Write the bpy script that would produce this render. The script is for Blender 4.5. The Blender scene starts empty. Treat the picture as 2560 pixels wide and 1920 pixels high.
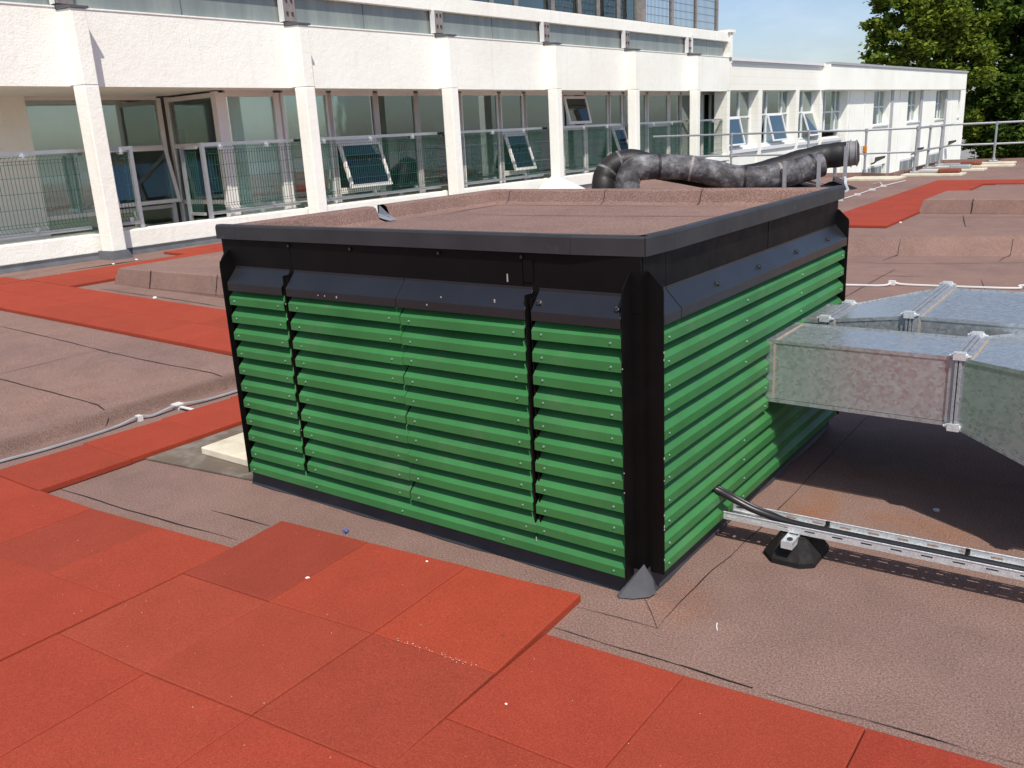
import bpy, bmesh, math, random
import numpy as np
from mathutils import Vector, Matrix
random.seed(7); rng = np.random.default_rng(7)
sc = bpy.context.scene
COL = sc.collection
R = math.radians

# ------------------------------------------------------------------ materials
def nm(name):
    m = bpy.data.materials.new(name); m.use_nodes = True
    nt = m.node_tree; nt.nodes.clear()
    out = nt.nodes.new('ShaderNodeOutputMaterial')
    return m, nt, out
def N(nt, t, **k):
    n = nt.nodes.new(t)
    for a, v in k.items():
        if a in n.inputs: n.inputs[a].default_value = v
        else: setattr(n, a, v)
    return n
def ramp(nt, fac, stops, interp='LINEAR'):
    r = nt.nodes.new('ShaderNodeValToRGB'); r.color_ramp.interpolation = interp
    e = r.color_ramp.elements
    while len(e) < len(stops): e.new(0.5)
    for el, (p, c) in zip(e, stops):
        el.position = p; el.color = (*c, 1) if len(c) == 3 else c
    nt.links.new(fac, r.inputs[0]); return r.outputs[0]
def mixc(nt, fac, a, b, mode='MIX'):
    m = nt.nodes.new('ShaderNodeMix'); m.data_type = 'RGBA'; m.blend_type = mode
    for s, v in ((m.inputs[0], fac), (m.inputs[6], a), (m.inputs[7], b)):
        if hasattr(v, 'links') or hasattr(v, 'is_output'): nt.links.new(v, s)
        else: s.default_value = v if not isinstance(v, tuple) or len(v) == 4 else (*v, 1)
    return m.outputs[2]
def noise(nt, vec, scale, detail=4, rough=.55):
    n = N(nt, 'ShaderNodeTexNoise', Scale=scale, Detail=detail, Roughness=rough)
    nt.links.new(vec, n.inputs['Vector']); return n.outputs['Fac']
def coords(nt, kind='Object'):
    return N(nt, 'ShaderNodeTexCoord').outputs[kind]
def pos(nt):
    return N(nt, 'ShaderNodeNewGeometry').outputs['Position']
def math_(nt, op, a, b=None, clamp=False):
    m = nt.nodes.new('ShaderNodeMath'); m.operation = op; m.use_clamp = clamp
    for s, v in zip(m.inputs, (a, b)):
        if v is None: continue
        if hasattr(v, 'is_output'): nt.links.new(v, s)
        else: s.default_value = v
    return m.outputs[0]
def bsdf(nt, out, col=None, rough=.6, metal=0., spec=.5, bump=None, bstr=.3, bdist=.01, coat=0):
    b = N(nt, 'ShaderNodeBsdfPrincipled')
    b.inputs['Metallic'].default_value = metal
    b.inputs['Specular IOR Level'].default_value = spec
    for s, v in (('Base Color', col), ('Roughness', rough)):
        if v is None: continue
        if hasattr(v, 'is_output'): nt.links.new(v, b.inputs[s])
        else: b.inputs[s].default_value = (*v, 1) if isinstance(v, tuple) else v
    if coat: b.inputs['Coat Weight'].default_value = coat
    if bump is not None:
        bp = N(nt, 'ShaderNodeBump', Strength=bstr, Distance=bdist)
        nt.links.new(bump, bp.inputs['Height']); nt.links.new(bp.outputs[0], b.inputs['Normal'])
    nt.links.new(b.outputs[0], out.inputs[0]); return b

M = {}
def felt(name, stains_and_shade=False):
    m, nt, out = nm(name); p = pos(nt)
    sp = noise(nt, p, 135, 3, .8); sp2 = noise(nt, p, 300, 2, .6)
    big = noise(nt, p, .55, 4, .6); mid = noise(nt, p, 4.0, 5, .65)
    mixn = math_(nt, 'ADD', math_(nt, 'MULTIPLY', sp, .6), math_(nt, 'MULTIPLY', sp2, .4))
    c = ramp(nt, mixn, [(.33, (.072, .043, .035)), (.45, (.170, .104, .085)), (.51, (.232, .146, .121)), (.58, (.300, .197, .166)), (.70, (.44, .315, .27))])
    c2 = ramp(nt, big, [(.3, (.86, .86, .88)), (.5, (1, 1, 1)), (.72, (1.10, 1.06, 1.03))])
    c = mixc(nt, 1.0, c, c2, 'MULTIPLY')
    pond = noise(nt, p, 1.15, 3, .5)
    ring = ramp(nt, pond, [(.40, (1, 1, 1)), (.47, (.86, .85, .85)), (.485, (1.06, 1.05, 1.04)), (.56, (1.02, 1.01, 1.01)), (.63, (.90, .90, .91))])
    c = mixc(nt, .32, c, ring, 'MULTIPLY')
    c3 = ramp(nt, mid, [(.3, (.88, .87, .86)), (.6, (1.03, 1.03, 1.03))])
    c = mixc(nt, .8, c, c3, 'MULTIPLY')
    if stains_and_shade:
        sx0 = N(nt, 'ShaderNodeSeparateXYZ'); nt.links.new(p, sx0.inputs[0])
        bx = math_(nt, 'ABSOLUTE', math_(nt, 'ADD', sx0.outputs[0], 3.785))
        riser_shade = math_(nt, 'SUBTRACT', 1.0, math_(nt, 'DIVIDE', bx, .075), True)
        riser_shade = math_(nt, 'MULTIPLY', riser_shade, math_(nt, 'LESS_THAN', sx0.outputs[1], 9.0))
        riser_shade = math_(nt, 'MULTIPLY', riser_shade, ramp(nt, noise(nt, p, 2.2, 4), [(.3, (.1, .1, .1)), (.6, (.5, .5, .5))]))
        c = mixc(nt, riser_shade, c, (.055, .040, .033, 1))  # shade of the left step riser, put into the felt colour
        # iron-brown run-off stains left on the felt by the duct and tray
        sx = N(nt, 'ShaderNodeSeparateXYZ'); nt.links.new(p, sx.inputs[0])
        tot = None
        for (cx, cy, rx, ry, s) in ((.27, .97, .13, .30, .75), (.14, .02, .16, .22, .35), (.72, 1.05, .30, .10, .5), (.5, 1.5, .5, .14, .45), (.9, .95, .16, .1, .35)):
            dx = math_(nt, 'DIVIDE', math_(nt, 'SUBTRACT', sx.outputs[0], cx), rx)
            dy = math_(nt, 'DIVIDE', math_(nt, 'SUBTRACT', sx.outputs[1], cy), ry)
            d = math_(nt, 'ADD', math_(nt, 'MULTIPLY', dx, dx), math_(nt, 'MULTIPLY', dy, dy))
            f = math_(nt, 'MULTIPLY', math_(nt, 'SUBTRACT', 1.0, d, True), s)
            tot = f if tot is None else math_(nt, 'MAXIMUM', tot, f)
        nn = ramp(nt, noise(nt, p, 7, 5, .6), [(.3, (.2, .2, .2)), (.65, (1, 1, 1))])
        tot = math_(nt, 'MULTIPLY', tot, nn)
        c = mixc(nt, tot, c, mixc(nt, 1.0, c, (1.15, .72, .34, 1), 'MULTIPLY'))
    bsdf(nt, out, c, .92, spec=.25, bump=math_(nt, 'ADD', sp, sp2), bstr=.45, bdist=.004)
    return m
M['felt'] = felt('roofing_felt', True)
M['felt_plain'] = felt('roofing_felt_plain')

def rubber_tile():
    m, nt, out = nm('red_rubber'); p = pos(nt)
    oi = N(nt, 'ShaderNodeObjectInfo')
    sp = noise(nt, p, 210, 3, .75); mid = noise(nt, p, 5, 5, .6)
    c = ramp(nt, sp, [(.26, (.20, .028, .014)), (.45, (.280, .043, .022)), (.57, (.322, .051, .027)), (.75, (.41, .085, .050))])
    hs = N(nt, 'ShaderNodeHueSaturation'); nt.links.new(c, hs.inputs['Color'])
    nt.links.new(ramp(nt, mid, [(.3, (.93, .93, .93)), (.7, (1.05, 1.05, 1.05))]), hs.inputs['Value'])
    c = mixc(nt, 1.0, hs.outputs[0], oi.outputs['Color'], 'MULTIPLY')
    # pale grit caught in the surface
    v = N(nt, 'ShaderNodeTexVoronoi', Scale=24.0, Randomness=1.0); nt.links.new(p, v.inputs['Vector'])
    g = math_(nt, 'LESS_THAN', v.outputs['Distance'], .055)
    sel = math_(nt, 'GREATER_THAN', noise(nt, p, 13, 1), .60)
    c = mixc(nt, math_(nt, 'MULTIPLY', math_(nt, 'MULTIPLY', g, sel), .7), c, (.5, .36, .30, 1))
    bsdf(nt, out, c, .9, spec=.2, bump=sp, bstr=.5, bdist=.003); return m
M['tile'] = rubber_tile()

def painted(name, col, rough=.45, spec=.5, var=.12, scale=3., coat=0, dirt=None, bumps=0.0):
    m, nt, out = nm(name); p = pos(nt)
    n1 = noise(nt, p, scale, 5, .6)
    lo = tuple(x * (1 - var) for x in col); hi = tuple(min(1, x * (1 + var)) for x in col)
    c = ramp(nt, n1, [(.3, lo), (.7, hi)])
    if dirt:
        d = ramp(nt, noise(nt, p, dirt[1], 6, .7), [(dirt[2], (0, 0, 0)), (dirt[2] + .12, (1, 1, 1))])
        c = mixc(nt, math_(nt, 'MULTIPLY', d, dirt[3]), c, (*dirt[0], 1))
    rr = ramp(nt, noise(nt, p, scale * 2.3, 4), [(.3, (rough * .85,) * 3), (.7, (min(1, rough * 1.15),) * 3)])
    b = bsdf(nt, out, c, None, spec=spec, bump=noise(nt, p, 30, 4) if bumps else None, bstr=bumps, bdist=.004, coat=coat)
    nt.links.new(rr, b.inputs['Roughness']); return m
M['green'] = painted('green_paint', (.036, .166, .047), .44, .38, .16, 3.3, dirt=((.10, .17, .09), 5, .55, .30))
M['black'] = painted('black_paint', (.0036, .0032, .0031), .52, .17, .3, 5, dirt=((.05, .04, .035), 9, .70, .35))
M['flash'] = painted('black_coated_sheet', (.014, .015, .018), .33, .55, .15, 3, dirt=((.10, .10, .11), 12, .68, .3))
M['trim'] = painted('dark_grey_trim', (.026, .027, .029), .55, .5, .25, 4, dirt=((.12, .11, .10), 10, .62, .4))
M['lead'] = painted('lead_sheet', (.085, .089, .097), .6, .5, .25, 5, dirt=((.30, .30, .31), 8, .66, .3))
M['palelead'] = painted('pale_lead', (.20, .22, .25), .6, .4, .2, 10)
M['skirt'] = painted('shaded_lead', (.035, .036, .040), .6, .4, .25, 6)  # skirt lead darkened: shade under the louvres is in the colour
M['bitumen'] = painted('bitumen', (.016, .013, .012), .7, .3, .3, 20)
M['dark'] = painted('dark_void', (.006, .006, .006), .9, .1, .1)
M['screw'] = painted('screw_head', (.15, .31, .22), .35, .6, .1)
M['scuff'] = painted('bare_scuff', (.36, .34, .32), .6, .3, .2, 30)
M['bolt'] = painted('dark_bolt', (.03, .03, .032), .45, .5, .1)
M['rubber'] = painted('black_rubber', (.011, .010, .010), .78, .3, .3, 15, dirt=((.05, .035, .03), 9, .58, .5), bumps=.3)
M['cable'] = painted('black_cable', (.014, .013, .015), .38, .5, .2, 10)
M['greycable'] = painted('grey_conductor', (.30, .30, .32), .5, .5, .15, 8)
M['clip'] = painted('pale_clip', (.62, .60, .58), .55, .4, .1)
M['slab'] = painted('concrete_slab', (.62, .56, .43), .85, .25, .18, 6, dirt=((.42, .33, .2), 4, .55, .5), bumps=.2)
M['board'] = painted('weathered_board', (.145, .115, .088), .85, .2, .3, 2.5, dirt=((.24, .22, .19), 5, .5, .6), bumps=.2)
M['brickred'] = painted('red_weight', (.20, .055, .032), .8, .3, .2, 8)
M['frame'] = painted('window_frame', (.78, .73, .70), .5, .5, .06, 2)
M['framewhite'] = painted('white_frame', (.72, .72, .72), .45, .5, .05, 2)
M['stone'] = painted('pale_chip', (.75, .72, .66), .8, .3, .1, 40)
M['blue'] = painted('blue_plastic', (.04, .08, .32), .5, .4, .2, 60)
M['orange'] = painted('orange_plastic', (.55, .20, .02), .45, .5, .1)
M['greywire'] = painted('grey_wire', (.10, .115, .13), .5, .4, .1)
M['meshgreen'] = painted('green_wire', (.025, .10, .075), .5, .4, .15)
M['bracket'] = painted('grey_bracket', (.24, .215, .20), .6, .4, .2, 8, dirt=((.12, .10, .09), 14, .55, .5))
M['darkbox'] = painted('dark_fitting', (.05, .047, .045), .6, .4, .2)
M['cream'] = painted('cream_curtain', (.62, .62, .48), .85, .2, .1, 8)
M['room'] = painted('room_wall', (.52, .50, .41), .9, .2, .05)
M['door'] = painted('dark_door', (.055, .050, .055), .6, .4, .1)
M['yelgreen'] = painted('green_curtain', (.16, .22, .10), .85, .2, .25, 6)
M['coping'] = painted('grey_coping', (.38, .38, .40), .5, .5, .1)
M['endgrey'] = painted('grey_ring', (.20, .20, .205), .5, .5, .2, 6)
M['slate'] = painted('grey_slates', (.10, .095, .095), .75, .3, .2, 6)
M['tapestain'] = painted('sealant', (.34, .27, .21), .7, .3, .15, 20)

def render_wall():
    m, nt, out = nm('white_render'); p = pos(nt)
    n1 = noise(nt, p, 9, 6, .62); n2 = noise(nt, p, 38, 4, .6); big = noise(nt, p, .5, 5, .6)
    c = ramp(nt, big, [(.32, (.83, .82, .735)), (.6, (.895, .895, .825))])
    mps = N(nt, 'ShaderNodeMapping'); mps.inputs['Scale'].default_value = (5.0, 5.0, .45); nt.links.new(p, mps.inputs[0])
    sk = ramp(nt, noise(nt, mps.outputs[0], 1.6, 6, .7), [(.54, (0, 0, 0)), (.72, (1, 1, 1))])
    c = mixc(nt, math_(nt, 'MULTIPLY', sk, .17), c, (.50, .46, .34, 1))
    st = ramp(nt, noise(nt, p, 2.2, 6, .7), [(.60, (0, 0, 0)), (.76, (1, 1, 1))])
    c = mixc(nt, math_(nt, 'MULTIPLY', st, .16), c, (.52, .49, .36, 1))
    bsdf(nt, out, c, .9, spec=.2, bump=math_(nt, 'ADD', n1, math_(nt, 'MULTIPLY', n2, .7)), bstr=.32, bdist=.026); return m
M['render'] = render_wall()
def block_wall():
    m, nt, out = nm('painted_blocks'); p = pos(nt)
    mp = N(nt, 'ShaderNodeMapping'); nt.links.new(p, mp.inputs[0])
    sx = N(nt, 'ShaderNodeSeparateXYZ'); nt.links.new(p, sx.inputs[0])
    cb = N(nt, 'ShaderNodeCombineXYZ'); nt.links.new(sx.outputs[1], cb.inputs[0]); nt.links.new(sx.outputs[2], cb.inputs[1])
    br = N(nt, 'ShaderNodeTexBrick', Scale=1.0); br.inputs['Mortar Size'].default_value = .006
    br.inputs['Brick Width'].default_value = .9; br.inputs['Row Height'].default_value = .225
    nt.links.new(cb.outputs[0], br.inputs['Vector'])
    c = mixc(nt, math_(nt, 'MULTIPLY', br.outputs['Fac'], .30), (.87, .855, .78, 1), (.5, .46, .36, 1))
    c = mixc(nt, .6, c, ramp(nt, noise(nt, p, 1.3, 5), [(.3, (.93, .92, .88)), (.65, (1, 1, 1))]), 'MULTIPLY')
    bsdf(nt, out, c, .85, spec=.2, bump=noise(nt, p, 25, 4), bstr=.25, bdist=.01); return m
M['blocks'] = block_wall()

def galv(name, base=(.52, .54, .56), rough=.34, metal=.92, spangle=26):
    m, nt, out = nm(name); p = coords(nt)
    v = N(nt, 'ShaderNodeTexVoronoi', Scale=spangle * 3.2); nt.links.new(p, v.inputs['Vector'])
    sep = N(nt, 'ShaderNodeSeparateColor'); nt.links.new(v.outputs['Color'], sep.inputs[0])
    f = math_(nt, 'ADD', math_(nt, 'MULTIPLY', sep.outputs[0], .36), math_(nt, 'MULTIPLY', noise(nt, p, 24, 5, .75), .55))
    c = ramp(nt, f, [(.2, tuple(x * .78 for x in base)), (.5, base), (.8, tuple(min(1, x * 1.14) for x in base))])
    rr = ramp(nt, f, [(.25, (rough * .72,) * 3), (.75, (rough * 1.3,) * 3)])
    b = bsdf(nt, out, c, None, metal, bump=f, bstr=.02, bdist=.004)
    nt.links.new(rr, b.inputs['Roughness']); return m
M['galv'] = galv('galvanised_sheet', (.47, .50, .51), .34, .68)
M['galvrail'] = galv('galvanised_tube', (.43, .45, .47), .55, .7, 60)
M['tray'] = galv('zinc_tray', (.70, .72, .73), .5, .55, 90)

def wrap_pipe():
    m, nt, out = nm('pipe_wrap'); p = pos(nt)
    n1 = noise(nt, p, 3.2, 7, .7); n2 = noise(nt, p, 14, 5, .6)
    c = ramp(nt, n1, [(.34, (.018, .017, .018)), (.47, (.055, .053, .058)), (.56, (.13, .128, .138)), (.70, (.30, .30, .31))])
    b = bsdf(nt, out, c, .6, spec=.4, bump=n2, bstr=.5, bdist=.03); return m
M['wrap'] = wrap_pipe()
M['wrapblack'] = painted('pipe_wrap_black', (.014, .013, .013), .55, .4, .3, 6, bumps=.4)

def glass(name, tint=(.98, 1.0, .99), refl=(.86, 1.0, .98), boost=.16):
    m, nt, out = nm(name); p = pos(nt)
    tr = N(nt, 'ShaderNodeBsdfTransparent'); tr.inputs[0].default_value = (*tint, 1)
    gl = N(nt, 'ShaderNodeBsdfGlossy'); gl.inputs['Roughness'].default_value = .03; gl.inputs[0].default_value = (*refl, 1)
    bp = N(nt, 'ShaderNodeBump', Strength=.06, Distance=.02); nt.links.new(noise(nt, p, 1.6, 2), bp.inputs['Height'])
    nt.links.new(bp.outputs[0], gl.inputs['Normal'])
    fr = N(nt, 'ShaderNodeFresnel', IOR=1.5)
    f = math_(nt, 'ADD', math_(nt, 'MULTIPLY', fr.outputs[0], 1.5), boost, True)
    mx = N(nt, 'ShaderNodeMixShader'); nt.links.new(f, mx.inputs[0]); nt.links.new(tr.outputs[0], mx.inputs[1]); nt.links.new(gl.outputs[0], mx.inputs[2])
    nt.links.new(mx.outputs[0], out.inputs[0]); return m
M['glass'] = glass('window_glass')
M['sashglass'] = glass('sash_glass', (.75, .85, .84), (.62, .72, .74), .05)
M['blind'] = painted('roller_blind', (.84, .93, .88), .9, .2, .06, 1.2)
M['blindblue'] = painted('blue_grey_blind', (.74, .85, .87), .9, .2, .08, 1.2)
M['blinddark'] = painted('dull_green_blind', (.56, .64, .57), .9, .2, .1, 1.5)
def frosted():
    m, nt, out = nm('obscured_glass'); p = pos(nt)
    mp = N(nt, 'ShaderNodeMapping'); mp.inputs['Scale'].default_value = (2.2, 2.2, .35); nt.links.new(p, mp.inputs[0])
    c = ramp(nt, noise(nt, mp.outputs[0], 1.4, 6, .65), [(.3, (.150, .175, .170)), (.52, (.205, .235, .228)), (.72, (.27, .31, .275))])
    b = bsdf(nt, out, c, .28, spec=.6, coat=.3); return m
M['frost'] = frosted()

def leaf(name, a, b_, c_):
    m, nt, out = nm(name)
    g = N(nt, 'ShaderNodeNewGeometry')
    c = ramp(nt, g.outputs['Random Per Island'], [(.0, a), (.5, b_), (1., c_)])
    d = N(nt, 'ShaderNodeBsdfDiffuse'); t = N(nt, 'ShaderNodeBsdfTranslucent')
    nt.links.new(c, d.inputs[0]); nt.links.new(mixc(nt, 1., c, (1.2, 1.25, .6, 1), 'MULTIPLY'), t.inputs[0])
    mx = N(nt, 'ShaderNodeMixShader'); mx.inputs[0].default_value = .28
    nt.links.new(d.outputs[0], mx.inputs[1]); nt.links.new(t.outputs[0], mx.inputs[2])
    nt.links.new(mx.outputs[0], out.inputs[0]); return m
M['leaf_light'] = leaf('lime_leaves', (.06, .10, .016), (.135, .185, .03), (.23, .265, .045))
M['leaf_dark'] = leaf('dark_leaves', (.03, .056, .013), (.064, .108, .022), (.115, .16, .03))
M['bark'] = painted('bark', (.06, .048, .036), .9, .2, .3, 4)
M['ground'] = painted('ground_paving', (.26, .25, .235), .95, .1, .3, .4)

# ------------------------------------------------------------------ mesh builder
class MB:
    def __init__(s): s.v = []; s.f = []; s.m = []
    def add(s, verts, faces, mi=0):
        o = len(s.v); s.v += [tuple(v) for v in verts]
        for f in faces: s.f.append([i + o for i in f]); s.m.append(mi)
    def box(s, x0, x1, y0, y1, z0, z1, mi=0, T=None):
        vs = [(x, y, z) for z in (z0, z1) for y in (y0, y1) for x in (x0, x1)]
        if T: vs = [T(*v) for v in vs]
        s.add(vs, [(0, 2, 3, 1), (4, 5, 7, 6), (0, 1, 5, 4), (1, 3, 7, 5), (3, 2, 6, 7), (2, 0, 4, 6)], mi)
    def prism(s, a, b, mi=0, caps=True):   # two rings of the same length
        n = len(a); o = len(s.v); s.v += [tuple(p) for p in a] + [tuple(p) for p in b]
        for i in range(n):
            j = (i + 1) % n; s.f.append([o + i, o + j, o + n + j, o + n + i]); s.m.append(mi)
        if caps:
            s.f.append([o + i for i in range(n)][::-1]); s.m.append(mi)
            s.f.append([o + n + i for i in range(n)]); s.m.append(mi)
    def tube(s, pts, r, seg=8, mi=0, caps=True):
        pts = [Vector(p) for p in pts]; n = len(pts)
        rr = r if isinstance(r, (list, tuple)) else [r] * n
        o = len(s.v); up = None
        for i, p in enumerate(pts):
            t = (pts[min(i + 1, n - 1)] - pts[max(i - 1, 0)]).normalized()
            if up is None:
                up = Vector((0, 0, 1)) if abs(t.z) < .9 else Vector((1, 0, 0))
            side = t.cross(up).normalized(); up = side.cross(t).normalized()
            for k in range(seg):
                a = 2 * math.pi * k / seg + math.pi / seg
                s.v.append(tuple(p + (side * math.cos(a) + up * math.sin(a)) * rr[i]))
        for i in range(n - 1):
            for k in range(seg):
                k2 = (k + 1) % seg
                s.f.append([o + i * seg + k, o + i * seg + k2, o + (i + 1) * seg + k2, o + (i + 1) * seg + k]); s.m.append(mi)
        if caps:
            s.f.append([o + k for k in range(seg)][::-1]); s.m.append(mi)
            s.f.append([o + (n - 1) * seg + k for k in range(seg)]); s.m.append(mi)
    def build(s, name, mats, parent=None, smooth=False, bevel=0, origin=None):
        me = bpy.data.meshes.new(name)
        vs = s.v
        if origin is not None: vs = [(v[0] - origin[0], v[1] - origin[1], v[2] - origin[2]) for v in vs]
        me.from_pydata(vs, [], s.f)
        for m in (mats if isinstance(mats, (list, tuple)) else [mats]): me.materials.append(M[m])
        me.polygons.foreach_set('material_index', s.m)
        bm = bmesh.new(); bm.from_mesh(me); bmesh.ops.recalc_face_normals(bm, faces=bm.faces); bm.to_mesh(me); bm.free()
        if smooth:
            me.polygons.foreach_set('use_smooth', [True] * len(me.polygons))
            me.set_sharp_from_angle(angle=R(40))
        o = bpy.data.objects.new(name, me); COL.objects.link(o)
        if origin is not None: o.location = origin
        if parent is not None:
            o.parent = parent
            o.matrix_parent_inverse = Matrix.Translation(-Vector(parent_loc(parent)))
        if bevel:
            b = o.modifiers.new('bevel', 'BEVEL'); b.width = bevel; b.segments = 2; b.limit_method = 'ANGLE'; b.angle_limit = R(35)
        return o
def parent_loc(p):
    v = Vector((0, 0, 0))
    while p is not None:
        v += Vector(p.location)
        if p.parent is not None: v += p.matrix_parent_inverse.to_translation()
        p = p.parent
    return v
def tag(o, label, cat, group=None, kind=None):
    if label: o['label'] = label
    if cat: o['category'] = cat
    if group: o['group'] = group
    o['kind'] = kind or 'thing'
    return o
def thing(name, loc, label, cat, group=None):
    e = bpy.data.objects.new(name, None); e.empty_display_size = .2; COL.objects.link(e); e.location = loc
    return tag(e, label, cat, group)
def structure(o): o['kind'] = 'structure'; return o

# ------------------------------------------------------------------ roof levels
def hL(x, y):
    h = .075 + .125 * min(1, max(0, (-3.9 - x) / 6.5)); t = min(1, max(0, (y - 4) / 4.5)); t = t * t * (3 - 2 * t)
    return h * (1 - t) + .2 * t
def ystep(x): return 8.22 + .257 * (x + 1.65)
def sstep(t): t = min(1, max(0, t)); return t * t * (3 - 2 * t)
def hroof(x, y):
    a = sstep((-3.745 - x) / .055)
    b = 1.0 if y > ystep(x) + .16 else (0 if y < ystep(x) else (y - ystep(x)) / .16)
    f = max(a, b)
    return hL(x, y) * f
def seam(mb, pts, w=.010, mi=1, lift=.004, jit=.0035, z=None):
    P = []
    for (a, b) in zip(pts[:-1], pts[1:]):
        n = max(2, int(math.hypot(b[0] - a[0], b[1] - a[1]) / .06))
        for i in range(n):
            t = i / n; P.append((a[0] + (b[0] - a[0]) * t, a[1] + (b[1] - a[1]) * t))
    P.append(pts[-1][:2]); vs = []; ph = random.random() * 50
    for i, p in enumerate(P):
        q = P[min(i + 1, len(P) - 1)]; r = P[max(i - 1, 0)]
        d = Vector((q[0] - r[0], q[1] - r[1])); d = d.normalized() if d.length else Vector((1, 0))
        nrm = Vector((-d.y, d.x)); j = jit * (math.sin(i * .9 + ph) * .5 + math.sin(i * .23 + ph * 2) + random.uniform(-.4, .4))
        ww = min(1., .25 + min(i, len(P) - 1 - i) * .15) * w * (.45 + .55 * abs(math.sin(i * .31 + ph)) + random.uniform(0, .35)) / 2
        for s in (-1, 1):
            x, y = p[0] + nrm.x * (j + s * ww), p[1] + nrm.y * (j + s * ww)
            vs.append((x, y, (hroof(x, y) if z is None else z) + lift))
    mb.add(vs, [(2 * i, 2 * i + 2, 2 * i + 3, 2 * i + 1) for i in range(len(P) - 1)], mi)

# lower + raised deck as one sheet following the height function
def roof_sheet():
    xs = sorted(set([-10.9, -9.5, -8, -7, -6, -5, -4.4] + [-3.95, -3.88, -3.83] + [round(-3.81 + .008 * i, 3) for i in range(10)] + [-3.70] + [-3.6, -3, -2, -1, 0, 1, 2, 4, 7, 14, 30]))
    mb = MB()
    ys_base = [-25, -12, -7, -4, -2, -1, 0, 1, 2, 3, 4, 5, 6, 7]
    rows = []
    for x in xs:
        ysx = list(ys_base); s = ystep(x)
        ysx += [s - .001, s + .02, s + .16, s + .18, s + 1.5, max(12, s + 3), max(15, s + 4), max(18.3, s + 5)]
        rows.append(ysx)
    n = len(rows[0])
    vs = []
    for x, ysx in zip(xs, rows):
        for k, y in enumerate(ysx):
            z = hroof(x, y)
            s = ystep(x)
            if abs(y - (s + .02)) < 1e-6: z = max(z, hL(x, y) * .10)
            if abs(y - (s + .16)) < 1e-6: z = hL(x, y) * .97
            if abs(y - (s + .18)) < 1e-6: z = hL(x, y)
            vs.append((x, y, z))
    fs = []
    for i in range(len(xs) - 1):
        for k in range(n - 1):
            fs.append((i * n + k, (i + 1) * n + k, (i + 1) * n + k + 1, i * n + k + 1))
    mb.add(vs, fs, 0)
    # far parts of the raised deck
    mb.add([(-3.75, 18.3, .2), (14, 18.3, .2), (14, 25.6, .2), (-3.75, 24.3, .2)], [(0, 1, 2, 3)], 0)
    mb.add([(-10.9, 18.3, .2), (-3.75, 18.3, .2), (-3.75, 18.8, .2), (-4.4, 19.2, .2), (-10.2, 19.3, .2)], [(0, 1, 2, 3, 4)], 0)
    # edge upstand
    edge = [(-10.2, 19.3), (-4.4, 19.2), (-3.75, 18.75), (-3.72, 24.2), (14, 25.6)]
    for a, b in zip(edge[:-1], edge[1:]):
        d = Vector((b[0] - a[0], b[1] - a[1], 0)).normalized(); nn = Vector((-d.y, d.x, 0))
        A = Vector((*a, 0)); B = Vector((*b, 0)); inn = -nn * .12; h = .30
        mb.prism([A + Vector((0, 0, -.8)), A + inn + Vector((0, 0, .19)), A + inn * .8 + Vector((0, 0, h)), A + Vector((0, 0, h))],
                 [B + Vector((0, 0, -.8)), B + inn + Vector((0, 0, .19)), B + inn * .8 + Vector((0, 0, h)), B + Vector((0, 0, h))], 0)
    # seams and laps, as seen on the deck
    S = lambda p, w=.01, **k: seam(mb, p, w=w * .8, **k)
    S([(-2.99, -.575), (-2.43, -.545), (-1.94, -.50), (-1.67, -.475)], w=.008)
    S([(-2.04, -.344), (-1.66, -.319)], w=.010)
    S([(-.155, -.197), (.148, -.176)], w=.006, jit=.003); S([(.02, -.02), (.08, -.09), (.148, -.176)], w=.006, jit=.003)
    S([(.148, -.176), (.141, .01), (.14, .277), (.157, .42), (.152, .58), (.161, .70), (.157, .94), (.157, 1.11), (.155, 1.3), (.155, 2.6)], w=.0045, jit=.003)
    S([(-.42, -.205), (-.40, -.12)], w=.008)
    S([(-.15, -.352), (.03, -.342)], w=.007); S([(.03, -.341), (.30, -.327)], w=.013, jit=.004); S([(.30, -.327), (.53, -.322)], w=.016, jit=.004)
    S([(.57, -.322), (.67, -.311), (.85, -.29)], w=.007); S([(.85, -.289), (1.0, -.276), (1.08, -.277)], w=.011); S([(1.08, -.277), (1.25, -.262), (3, -.1)], w=.006)
    S([(-7.12, 1.055), (-6.52, 1.055), (-5.36, 1.02), (-4.51, 1.02), (-3.94, 1.05), (-3.75, 1.01), (-3.73, .93)], w=.010)
    S([(-5.36, .20), (-5.354, .53), (-5.38, .81), (-5.356, 1.02)], w=.009)
    S([(-5.9, .17), (-4.69, .195), (-3.97, .207), (-3.77, .157), (-3.73, .10)], w=.010)
    S([(-8.17, 2.60), (-7.0, 2.62), (-5.9, 2.60)], w=.012); S([(-10.1, 2.45), (-10.15, 2.85), (-10.3, 3.8)], w=.012)
    S([(-9.9, 3.2), (-9.86, 3.7), (-9.8, 4.2)], w=.055, jit=.01)
    S([(-1.6, 7.66), (-.5, 7.88), (.2, 8.19), (2, 8.6)], w=.012)
    S([(-1.55, 10.62), (-.14, 10.8), (2, 10.9)], w=.012); S([(-.9, 11.0), (-.62, 9.6)], w=.012)
    for xx in (-1.12, .0, 1.3):
        S([(xx, ystep(xx) + .25), (xx + .01, ystep(xx) + .01), (xx - .03, ystep(xx) - .14), (xx - .05, ystep(xx) - .45)], w=.012)
    for yy, xa, xb in ((13.3, -3.3, -2.5), (14.7, -3.6, -2.5), (20.3, -3.4, .5), (21.8, -3.4, .5), (12.1, -3.4, -2.5), (9.6, -1.4, .7), (6.9, -1.2, -.4)):
        S([(xa, yy), (xb, yy + .1)], w=.011)
    S([(-.02, 7.0), (.3, 5.5), (.25, 4.0)], w=.008); S([(-.9, 7.4), (-.95, 5.0)], w=.008)
    return structure(mb.build('roof', ['felt', 'bitumen']))
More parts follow.
